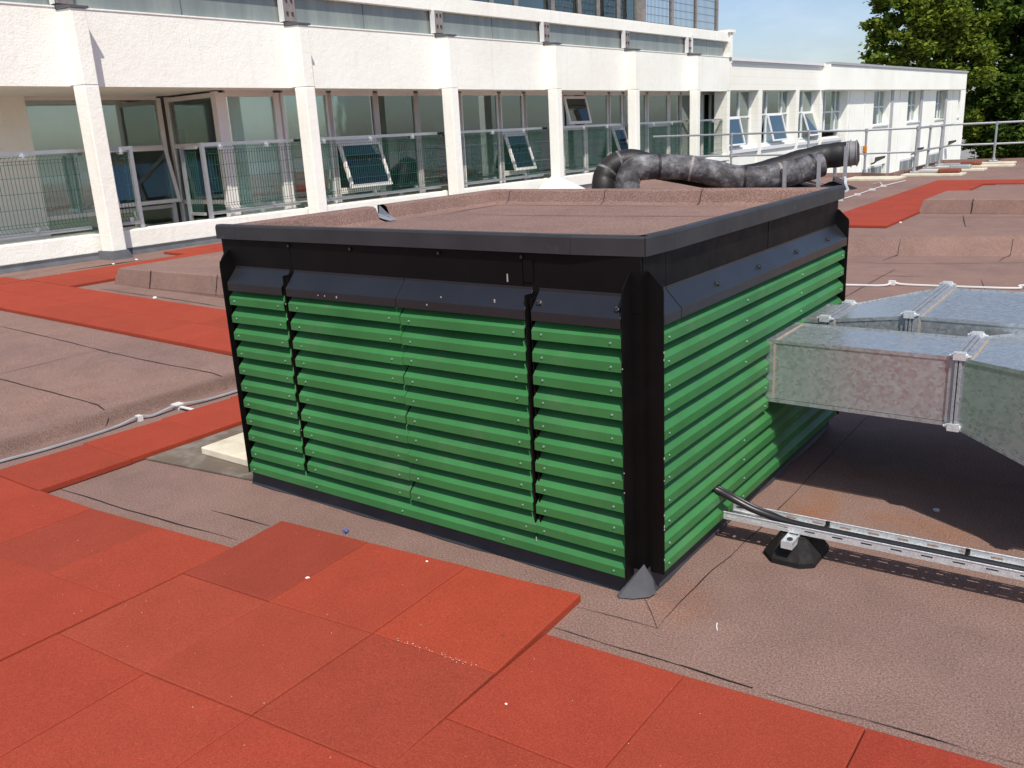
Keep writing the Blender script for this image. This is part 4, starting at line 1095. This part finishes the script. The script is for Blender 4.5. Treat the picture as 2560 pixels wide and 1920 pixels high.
railing(18.18, 21.32, 'mesh railing between the fifth and sixth columns')
railing(21.60, 24.05, 'last mesh railing, right of the sixth column, ending at the block wall')
# return rail at the open end
t = thing('balcony_railing', W(5.57, -.8, .535), 'return piece of railing seen edge on at the recess, with a dark green corner', 'railing')
mb = FB(); mb.fb(5.50, 5.55, .5, 1.62, -.62, -.57); mb.build('post', ['galvrail'], t)
mb = FB(); mb.fb(5.51, 5.55, 1.60, 1.645, -.57, -.20); mb.fb(5.51, 5.55, .6, .645, -.57, -.20); mb.build('top_rail', ['galvrail'], t)
mb = FB()
for z in (.75, .95, 1.15, 1.35, 1.55): mb.fb(5.526, 5.532, z, z + .006, -.57, -.2)
for q in range(7): mb.fb(5.53, 5.536, .65, 1.6, -.55 + .05 * q, -.544 + .05 * q)
mb.build('mesh_panel', ['meshgreen'], t)
# mesh screen on the upper parapet end
t = thing('mesh_screen', W(22, -.35, 4.16), 'tall grey mesh screen standing on the upper parapet against the sky', 'mesh screen')
for u in (19.62, 21.15, 22.62, 24.0):
    mb = FB(); mb.fb(u - .05, u + .05, 3.9, 6.4, -.46, -.37); mb.build('post', ['bracket'], t)
mb = FB(); u = 19.7
while u < 23.95:
    mb.fb(u - .005, u + .005, 4.2, 6.2, -.40, -.39); u += .075
for z in [4.25 + .2 * k for k in range(10)]: mb.fb(19.66, 23.95, z - .006, z + .006, -.39, -.38)
mb.build('mesh_panel', ['greywire'], t)
# little white hood beside the fourth column
t = thing('roof_hood', W(14.2, .9, .2), 'small white pyramid shaped hood on the roof in front of the fourth column', 'roof hood')
mb = FB(); q = [W(13.55, .25, .16), W(13.55, 1.05, .16), W(14.40, 1.05, .16), W(14.40, .25, .16)]; q2 = [(p[0], p[1], .30) for p in q]
mb.prism(q, q2, caps=False); mb.add(q2 + [W(13.98, .45, .66)], [(0, 1, 4), (1, 2, 4), (2, 3, 4), (3, 0, 4)]); mb.build('hood', ['framewhite'], t)

# ------------------------------------------------------------------ rear wing
wg = thing('rear_wing', W(40, 0, -3), 'far white wing with deep windows and a plain fascia, before the big trees', 'building')
mb = FB(); mb.fb(24.16, 33.0, ZS + .03, 3.36, -.40, .0); mb.build('upper_wall', ['blocks'], wg)
mb = FB(); mb.fb(24.2, 32.9, 3.365, 3.46, -.45, .09); mb.fb(24.2, 32.9, 3.30, 3.36, -.1, .03); mb.build('coping', ['framewhite'], wg)
P4 = [(23.95, 24.17), (26.36, 26.67), (29.68, 29.99), (32.13, 32.48)]
for a, b in P4:
    mb = FB(); mb.fb(a, b, -6, ZS + .03, -.42, .0); mb.build('pier', ['blocks'], wg)
for (a, b) in zip([p[1] for p in P4], [p[0] for p in P4[1:]] + [34.9]):
    mb = FB(); mb.fb(a, b, -6, .60, -.42, -.035); mb.build('panel_wall', ['render'], wg)
    mb = FB(); mb.fb(a - .003, b + .003, .60, .70, -.42, .03); mb.fb(a, b, .70, .76, -.42, -.18); mb.build('sill', ['framewhite'], wg)
def wwin(a, b, z0, z1, mull, tr, fills, o=-.32, fw=.07, sk=()):
    return window(a + .02, b - .02, z0, z1, mull, tr, fills, o=o, fw=fw, frame='framewhite', parent=wg, skip=sk)
w = wwin(24.17, 26.36, .78, 2.50, [25.50], [1.70], [[('yelgreen', .2, 1)], [('blindblue', 0, .7), ('cream', .7, 1)]], sk=((0, 0),)); sash(w, 24.2, 25.48, 1.68, .80, -.32, .22, .05, 'framewhite')
w = wwin(26.67, 29.68, .78, 2.50, [27.75, 29.1], [1.74], [[('blinddark', 0, 1)], [('blind', .05, .7)], [('yelgreen', .1, .55), ('cream', .55, .9)]], sk=((1, 0),)); sash(w, 27.78, 29.07, 1.72, .80, -.32, .25, .05, 'framewhite')
w = wwin(29.99, 32.13, .80, 2.50, [31.1], [1.74], [[('blindblue', 0, 1)], [('cream', .6, 1), ('blinddark', 0, .5)]], sk=((1, 0),)); sash(w, 31.12, 32.10, 1.72, .82, -.32, .3, .05, 'framewhite')
wwin(32.48, 35.30, .98, 2.50, [33.55, 34.75], [1.70], [[('blindblue', 0, 1)], [('dark', 0, .9)], [('cream', .3, 1)]])
# part under the fascia
mb = FB(); mb.fb(32.2, 55.0, 2.50, 3.40, -.5, .30); mb.build('fascia', ['render'], wg, bevel=.01)
mb = FB(); mb.fb(32.3, 55.08, 3.403, 3.49, -.55, .345); mb.build('coping', ['coping'], wg)
WN = [(38.85, 41.2), (44.28, 46.55), (49.65, 51.85), (54.75, 55.2)]
edges = [35.32] + [e for w_ in WN for e in w_] + [56.5]
mb = FB()
for a, b in zip(edges[0::2], edges[1::2]): mb.fb(a, b, -6, 2.50, -.5, .0)
LW = [(38.4, 40.6), (43.45, 45.85), (48.9, 51.2)]
for (a, b) in WN[:3]: mb.fb(a + .001, b - .001, -.72, .96, -.5, -.004); mb.fb(a + .001, b - .001, -6, -1.9, -.5, -.004)
mb.fb(54.751, 55.199, -6, .96, -.5, -.004)
mb.build('end_wall', ['render'], wg)
for i, (a, b) in enumerate(WN):
    mb = FB(); mb.fb(a, b, .96, 1.02, -.5, .05); mb.build('sill', ['framewhite'], wg)
    if i < 3: wwin(a, b, 1.04, 2.49, [a + .55, a + 1.6], [1.80], [[('dark', 0, 1)], [('blind', 0, 1)], [('blinddark', 0, .6)]], o=-.27)
    else: wwin(a, b, 1.04, 2.49, [], [1.8], [('dark')], o=-.27, fw=.05)
for (a, b) in LW:
    mb = FB(); mb.fb(a, b, -1.75, -.70, -.03, .012); k_ = mb.build('window', ['framewhite'], wg)
    for p0, p1 in ((a + .1, a + .45), (a + .52, a + 1.6), (a + 1.67, b - .1)):
        mb = FB(); mb.fb(p0, p1, -1.7, -.79, .012, .018); mb.build('pane', ['frost'], k_)
for (u, z) in ((35.54, 0), (37.5, 0), (41.35, 0), (42.8, 0), (46.5, 0), (51.6, 0), (53.3, 0)):
    wide = u in (41.35, 46.5, 51.6)
    mb = FB(); mb.fb(u, u + (.34 if wide else .05), -6, 2.49, .0, .05 if wide else .025); mb.build('wall_strip' if wide else 'downpipe', ['coping' if wide else 'framewhite'], wg)
mb = FB(); mb.fb(24.2, 56.4, 2.6, 3.2, -8, -.5); mb.fb(24.2, 56.4, -6, 2.6, -8, -7.8); mb.fb(56.2, 56.49, -6, 2.6, -7.8, -.5); mb.build('body', ['render'], wg)
for (u, z, n) in ((38.75, -.36, 'nearest'), (45.3, -.30, 'middle'), (52.2, -.25, 'farthest')):
    t = thing('flood_light', W(u, .0, z), 'dark floodlight on the white end wall, the %s of three' % n, 'floodlight', 'floodlights on the end wall')
    mb = FB(); mb.prism([W(u, .20, z - .16), W(u + .5, .20, z - .16), W(u + .5, .50, z - .02), W(u, .50, z - .02)], [W(u, .22, z + .04), W(u + .5, .22, z + .04), W(u + .5, .52, z + .08), W(u, .52, z + .08)]); mb.build('lamp_body', ['darkbox'], t)
    mb = FB(); mb.tube([W(u + .2, .0, z - .25), W(u + .2, .12, z - .22), W(u + .2, .26, z - .1)], .035, 6); mb.build('arm', ['darkbox'], t)

# ------------------------------------------------------------------ wrapped pipes and their stands
F_ = [(-7.383, 13.296, -.15), (-7.41, 13.38, .30), (-7.441, 13.432, .53), (-7.40, 13.53, .71), (-7.243, 13.675, .793), (-6.888, 13.938, .786), (-6.496, 14.215, .739), (-6.02, 14.399, .618), (-5.584, 14.60, .500), (-5.217, 14.79, .475), (-4.844, 15.03, .520), (-4.508, 15.24, .615), (-4.25, 15.47, .700)]
B2 = [(-8.186, 13.718, -.15), (-8.22, 13.80, .35), (-8.243, 13.891, .586), (-8.145, 14.048, .80), (-7.854, 14.297, .900), (-7.295, 14.568, .74), (-6.485, 14.959, .54), (-5.816, 15.247, .47), (-5.266, 15.576, .58), (-4.861, 15.819, .707), (-4.451, 16.04, .80), (-4.166, 16.142, .835), (-3.93, 16.200, .85)]
def pipe(path, rad, lab, mat, rings):
    e = thing('wrapped_pipe', (path[0][0], path[0][1], .2), lab, 'pipe', 'black wrapped pipes')
    sp = smooth_path(path, 8); mb = MB()
    rr_ = [rad * (1 + .02 * math.sin(i * .8) + random.uniform(-.008, .008)) for i in range(len(sp))]
    mb.tube(sp, rr_, 24); b = mb.build('pipe_wrap', [mat], e, smooth=True)
    for (k, m2) in rings:
        i = int(k * (len(sp) - 2)); mb = MB(); d = (sp[i + 1] - sp[i]).normalized()
        mb.tube([sp[i] - d * .025, sp[i], sp[i] + d * .03], [rad * 1.02, rad * 1.045, rad * 1.02], 24); mb.build('tape_band', [m2], b, smooth=True)
    return e
pipe(F_, .248, 'mottled grey and black wrapped pipe in front, sagging in the middle', 'wrap', [(.40, 'wrapblack'), (.52, 'bracket'), (.62, 'wrap'), (.70, 'wrapblack'), (.78, 'wrap'), (.84, 'bracket'), (.91, 'wrap'), (.96, 'wrapblack')])
e2 = pipe(B2, .245, 'smoother black wrapped pipe behind the mottled one, ending in a grey metal ring', 'wrapblack', [(.3, 'wrap'), (.22, 'wrap')])
mb = MB(); a = Vector(B2[-1]); d = (Vector(B2[-1]) - Vector(B2[-2])).normalized()
mb.tube([a - d * .04, a + d * .03], .250, 24); mb.tube([a + d * .03, a + d * .05], .27, 24); mb.tube([a + d * .05, a + d * .14], .24, 24); mb.tube([a + d * .14, a + d * .16], .262, 24)
mb.build('end_ring', ['endgrey'], e2, smooth=True)
mb = MB(); mb.tube([a + d * .16, a + d * .20], [.258, .16], 20); mb.build('valve_end', ['darkbox'], e2)
mb = MB(); p = a + d * .27 + Vector((.05, -.08, .08)); mb.box(p.x - .03, p.x + .035, p.y - .03, p.y + .03, p.z - .09, p.z + .05)
mb.build('orange_handle', ['orange'], e2, bevel=.012)
mb = MB(); mb.box(p.x - .075, p.x - .034, p.y - .04, p.y + .03, p.z - .10, p.z + .05); mb.build('white_tag', ['stone'], e2)
def stand(xf, yf, xb, yb, zt, lab, splay=False):
    t = thing('pipe_stand', ((xf + xb) / 2, (yf + yb) / 2, .2), lab, 'pipe stand', 'grey pipe stands')
    for (x, y) in ((xf, yf), (xb, yb)):
        mb = MB(); mb.box(x - .03, x + .03, y - .03, y + .03, .24, zt); mb.build('upright', ['galvrail'], t)
        mb = MB(); mb.prism([(x - .22, y - .16, .2), (x + .22, y - .16, .2), (x + .22, y + .16, .2), (x - .22, y + .16, .2)], [(x - .08, y - .08, .27), (x + .08, y - .08, .27), (x + .08, y + .08, .27), (x - .08, y + .08, .27)]); mb.build('rubber_foot', ['rubber'], t)
    mb = MB(); mb.tube([(xf, yf, .36), (xb, yb, .36)], .03, 4); mb.tube([(xf, yf, .30), (xb, yb, .30)], .025, 4); mb.build('cross_bar', ['galvrail'], t)
    if splay:
        mb = MB(); mb.tube([(xf, yf, .45), (xf + .05, yf - .1, .30), (xf + .20, yf - .45, .215), (xf + .24, yf - .75, .205)], .028, 6); mb.build('brace', ['tray'], t)
    return t
stand(-4.70, 14.72, -5.45, 15.85, .80, 'pipe stand under the sag of the mottled pipe')
stand(-4.13, 14.98, -4.95, 16.25, .90, 'pipe stand under the right end of the mottled pipe')
stand(-3.82, 15.62, -4.35, 16.75, 1.02, 'pipe stand with a bright curved brace under the grey ring end', True)

# ------------------------------------------------------------------ guardrail on the roof edge
gr = thing('guardrail', (-3.4, 21, .2), 'grey tubular guardrail with two rails along the far roof edge', 'guardrail')
PT = [(-9.6, 18.75, 1.31), (-7.55, 18.95, 1.285), (-5.69, 19.1, 1.265), (-4.43, 19.3, 1.24), (-3.37, 19.5, 1.24), (-3.42, 21.05, 1.23), (-3.42, 22.41, 1.22), (-3.36, 23.4, 1.22), (-2.38, 23.6, 1.22), (-.5, 24.2, 1.22), (3, 25, 1.22)]
mb = MB(); mb.tube(PT, .026, 8); mb.build('top_rail', ['galvrail'], gr, smooth=True)
mb = MB(); mb.tube([(p[0], p[1], p[2] - .52) for p in PT], .024, 8); mb.build('mid_rail', ['galvrail'], gr, smooth=True)
for i in (1, 2, 3, 4, 5, 6, 8, 9):
    p = PT[i]; lean = .03 if i in (4, 5, 6) else 0
    mb = MB(); mb.tube([(p[0] - lean, p[1], .2), (p[0], p[1], p[2])], .026, 8); po = mb.build('post', ['galvrail'], gr, smooth=True)
    mb = MB()
    for z in (p[2], p[2] - .52): mb.tube([(p[0] - lean * (1 - (z - .2)), p[1], z - .05), (p[0], p[1], z + .035)], .038, 8)
    mb.build('coupler', ['galvrail'], po)
    if i >= 3:
        mb = MB(); mb.tube([(p[0] - lean, p[1], .25), (p[0] - lean, p[1], .36)], .045, 8); mb.tube([(p[0] - .1, p[1], .255), (p[0] + .1, p[1], .255)], .05, 8); mb.build('base_fitting', ['galvrail'], po)
for i, m2 in ((4, 'brickred'), (5, 'galvrail'), (6, 'brickred')):
    p = PT[i]; mb = MB(); mb.tube([(p[0], p[1], .27), (p[0] + .85, p[1] - .02, .27)], .03, 8); ar = mb.build('base_arm', ['galvrail'], gr, smooth=True)
    mb = MB(); mb.box(p[0] + .50, p[0] + .95, p[1] - .14, p[1] + .10, .245, .34); c_ = mb.build('counterweight', [m2], ar, bevel=.03)
for (x, y, w_, d_, lab) in ((-3.92, 18.25, .55, .45, 'pale slab under the guardrail beside the pipe end'), (-2.95, 19.35, .62, .32, 'pale slab under the red weighted guardrail foot, nearest of the row'), (-2.85, 20.95, .70, .30, 'pale slab under the grey weighted guardrail foot'), (-2.60, 22.35, .85, .28, 'pale slab under the farther red weighted guardrail foot'), (-2.38, 23.55, .50, .30, 'pale slab under the last guardrail post before the trees')):
    slab('paving_slab', x - w_, x + w_, y - d_, y + d_, .2, .045, lab, 'slab', 'slab', 'pale slabs under the guardrail')

# ------------------------------------------------------------------ far things
mb = MB(); mb.add([(-400, -300, -6), (400, -300, -6), (400, 900, -6), (-400, 900, -6)], [(0, 1, 2, 3)]); structure(mb.build('ground', ['ground']))
def tree(name, x, y, z0, clumps, mat, lab, n_leaf, size, th=.5):
    t = thing(name, (x, y, z0), lab, 'tree', 'large trees beyond the wing')
    mb = MB()
    top = max(c[2] for c in clumps); pts = [Vector((x, y, z0)), Vector((x + .2, y, z0 + 3)), Vector((x - .2, y + .2, z0 + 7)), Vector((x, y, top - 1))]
    mb.tube(pts, [th, th * .8, th * .55, .08], 10)
    for c in clumps:
        s = pts[1].lerp(pts[3], random.uniform(.0, .7)); e = Vector(c[:3]); m = (s + e) / 2 + Vector((random.uniform(-.5, .5), random.uniform(-.5, .5), -.4))
        mb.tube([s, m, e], [th * .3, th * .2, .03], 6)
    mb.build('trunk', ['bark'], t, smooth=True)
    tot = sum(c[3] ** 2 for c in clumps); V_ = []
    for c in clumps:
        n = int(n_leaf * c[3] ** 2 / tot)
        # small sub clumps, so that the outline stays ragged and gaps show
        k = max(6, int(c[3] * 9)); d = rng.normal(size=(k, 3)); d /= np.linalg.norm(d, axis=1)[:, None]
        cen = np.array(c[:3]) + d * (c[3] * rng.uniform(.35, 1.05, (k, 1))) * np.array([1, 1, .85])
        idx = rng.integers(0, k, n); p = cen[idx] + rng.normal(size=(n, 3)) * (c[3] * .17) * np.array([1, 1, .6])
        V_.append(p)
    p = np.concatenate(V_); n = len(p)
    a = rng.normal(size=(n, 3)); a[:, 2] *= .5; a /= np.linalg.norm(a, axis=1)[:, None]; b = np.cross(a, rng.normal(size=(n, 3)) + np.array([0, 0, 1.2])); b /= np.linalg.norm(b, axis=1)[:, None]
    s = size * rng.uniform(.6, 1.3, (n, 1)); q = np.stack([p - a * s, p - b * s * .55 - a * s * .1, p + a * s, p + b * s * .55 - a * s * .1], 1).reshape(-1, 3)
    me = bpy.data.meshes.new('crown'); me.vertices.add(4 * n); me.vertices.foreach_set('co', (q - np.array([x, y, z0])).ravel())
    me.loops.add(4 * n); me.loops.foreach_set('vertex_index', np.arange(4 * n)); me.polygons.add(n); me.polygons.foreach_set('loop_start', np.arange(n) * 4)
    me.update(); me.validate(); me.materials.append(M[mat])
    o = bpy.data.objects.new('crown', me); COL.objects.link(o); o.parent = t
    return t
r_ = random.Random(3)
c1 = [(-17.8, 74, 8.0, 1.5), (-17.6, 74.5, 10.3, 1.6), (-17.4, 75, 12.6, 1.6), (-17.7, 73, 5.6, 1.5), (-16.2, 73, 5.2, 1.6), (-15.8, 73, 7.4, 1.8), (-16.2, 74, 9.6, 1.9), (-14.2, 73, 6.2, 2.0), (-14.5, 74, 9.0, 2.2), (-15.2, 75, 11.8, 2.2), (-12.8, 73, 7.5, 2.2), (-12.6, 75, 10.8, 2.4), (-13.2, 76, 13.6, 2.4), (-13.5, 74, 3.6, 2.0), (-12.0, 74, 4.6, 2.2), (-18.6, 73.4, 4.9, .8), (-14.6, 75, 1.2, 2.0), (-12.5, 75, .5, 2.0)]
tree('broadleaf_tree', -13.0, 75.5, -6, c1, 'leaf_light', 'light green broadleaf tree whose branch reaches over the end of the white wing', 60000, .21)
c2 = []
for k in range(34):
    zz_ = r_.uniform(-4.2, 15); w_ = 6.2 - .12 * abs(zz_ - 4)
    c2.append((-8.3 + r_.uniform(-w_ * .62, w_ * .62), 80 + r_.uniform(-3.5, 3), zz_, r_.uniform(1.6, 2.5)))
c2 += [(-9.5 + .62 * (k % 9), 77 + .5 * (k % 3), -4 + 1.9 * (k // 9), 1.75) for k in range(45)] + [(-6.6, 77, 2.5, 1.9), (-7.2, 76.5, -.5, 1.9), (-6.0, 78, 5.5, 2.2), (-8.6, 76, 2.2, 1.9), (-10.3, 76.5, 2.0, 1.8), (-6.4, 78, -3, 1.7), (-11.2, 76.5, -3.6, 1.6), (-9.6, 76, -3.8, 1.6), (-8.0, 76.5, -3.4, 1.5), (-11.0, 76.5, -1.2, 1.8), (-9.3, 76, -.8, 1.7)]
tree('broadleaf_tree', -8.0, 80.5, -6, c2, 'leaf_dark', 'darker, taller broadleaf tree at the right edge of the photo', 120000, .25, .6)
c3 = [(-2.0 + r_.uniform(-2.5, 2.5), 92 + r_.uniform(-2, 2), r_.uniform(5, 18), r_.uniform(1.8, 2.6)) for k in range(12)]
tree('broadleaf_tree', -2.0, 92, -6, c3, 'leaf_dark', 'dark tree behind in the top right corner of the photo', 14000, .32, .6)
hz = thing('far_house', (-3.5, 62, -6), 'small far house with a grey slate roof below the trees at the right edge', 'house')
mb = MB(); mb.box(-4.6, 6, 60, 66, -6, -3.1); mb.build('wall', ['brickred'], hz)
mb = MB(); mb.prism([(-5.6, 59.6, -3.3), (-5.6, 66.4, -3.3), (-4.4, 63, -1.6)], [(6, 59.6, -3.3), (6, 66.4, -3.3), (6, 63, -1.6)]); mb.build('roof', ['slate'], hz)
hz = thing('far_building', (2, 104, -6), 'pale far building with white framed glazing, glimpsed beside the dark tree', 'building')
mb = MB(); mb.box(-6.6, 12, 103, 110, -6, 5.6); mb.build('wall', ['coping'], hz)
for k in range(3):
    mb = MB(); mb.box(-6.3 + 3 * k, -3.7 + 3 * k, 102.93, 103.02, .3, 2.4); f_ = mb.build('window', ['framewhite'], hz)
    for q in range(2):
        mb = MB(); mb.box(-6.15 + 3 * k + 1.25 * q, -5.1 + 3 * k + 1.25 * q, 102.9, 102.935, .5, 2.2); mb.build('pane', ['dark'], f_)

# ------------------------------------------------------------------ camera, light, sky
cam = bpy.data.cameras.new('camera'); co = bpy.data.objects.new('camera', cam); COL.objects.link(co)
co.location = (1.332, -2.488, 1.603); co.rotation_euler = (R(73.988), R(2.882), R(36.025))
cam.sensor_width = 36; cam.lens = 36 * 2192.475 / 2560; cam.clip_end = 2000; cam.clip_start = .05
sc.camera = co
SD = Vector((-.52, .48, -1)).normalized()
sun = bpy.data.lights.new('sun', 'SUN'); sun.energy = 4.2; sun.angle = R(.55); sun.color = (1, .94, .84)
so = bpy.data.objects.new('sun', sun); COL.objects.link(so); so.rotation_euler = SD.to_track_quat('-Z', 'Y').to_euler()
w = bpy.data.worlds.new('World'); sc.world = w; w.use_nodes = True
nt = w.node_tree; nt.nodes.clear()
sky = N(nt, 'ShaderNodeTexSky', sky_type='NISHITA', sun_disc=False); sky.sun_elevation = math.asin(-SD.z); sky.sun_rotation = math.atan2(-SD.x, -SD.y)
sky.air_density = 1.0; sky.dust_density = 1.1; sky.ozone_density = 1.8
tc = N(nt, 'ShaderNodeTexCoord'); mp = N(nt, 'ShaderNodeMapping'); mp.inputs['Scale'].default_value = (1, 1, 3.2); nt.links.new(tc.outputs['Generated'], mp.inputs[0])
cl = ramp(nt, noise(nt, mp.outputs[0], 5.5, 8, .62), [(.52, (0, 0, 0)), (.74, (1, 1, 1))])
skyc = mixc(nt, math_(nt, 'MULTIPLY', cl, .16), sky.outputs[0], (9.5, 9.8, 10.2, 1))
bg = N(nt, 'ShaderNodeBackground'); bg.inputs[1].default_value = .115; skyc = mixc(nt, 1.0, skyc, (.98, .975, 1.06, 1), 'MULTIPLY'); nt.links.new(skyc, bg.inputs[0])
ow = N(nt, 'ShaderNodeOutputWorld'); nt.links.new(bg.outputs[0], ow.inputs[0])
sc.view_settings.view_transform = 'Standard'; sc.view_settings.look = 'None'; sc.view_settings.exposure = .2; sc.view_settings.gamma = 1
sc.cycles.max_bounces = 8; sc.cycles.transparent_max_bounces = 16; sc.cycles.sample_clamp_indirect = 6
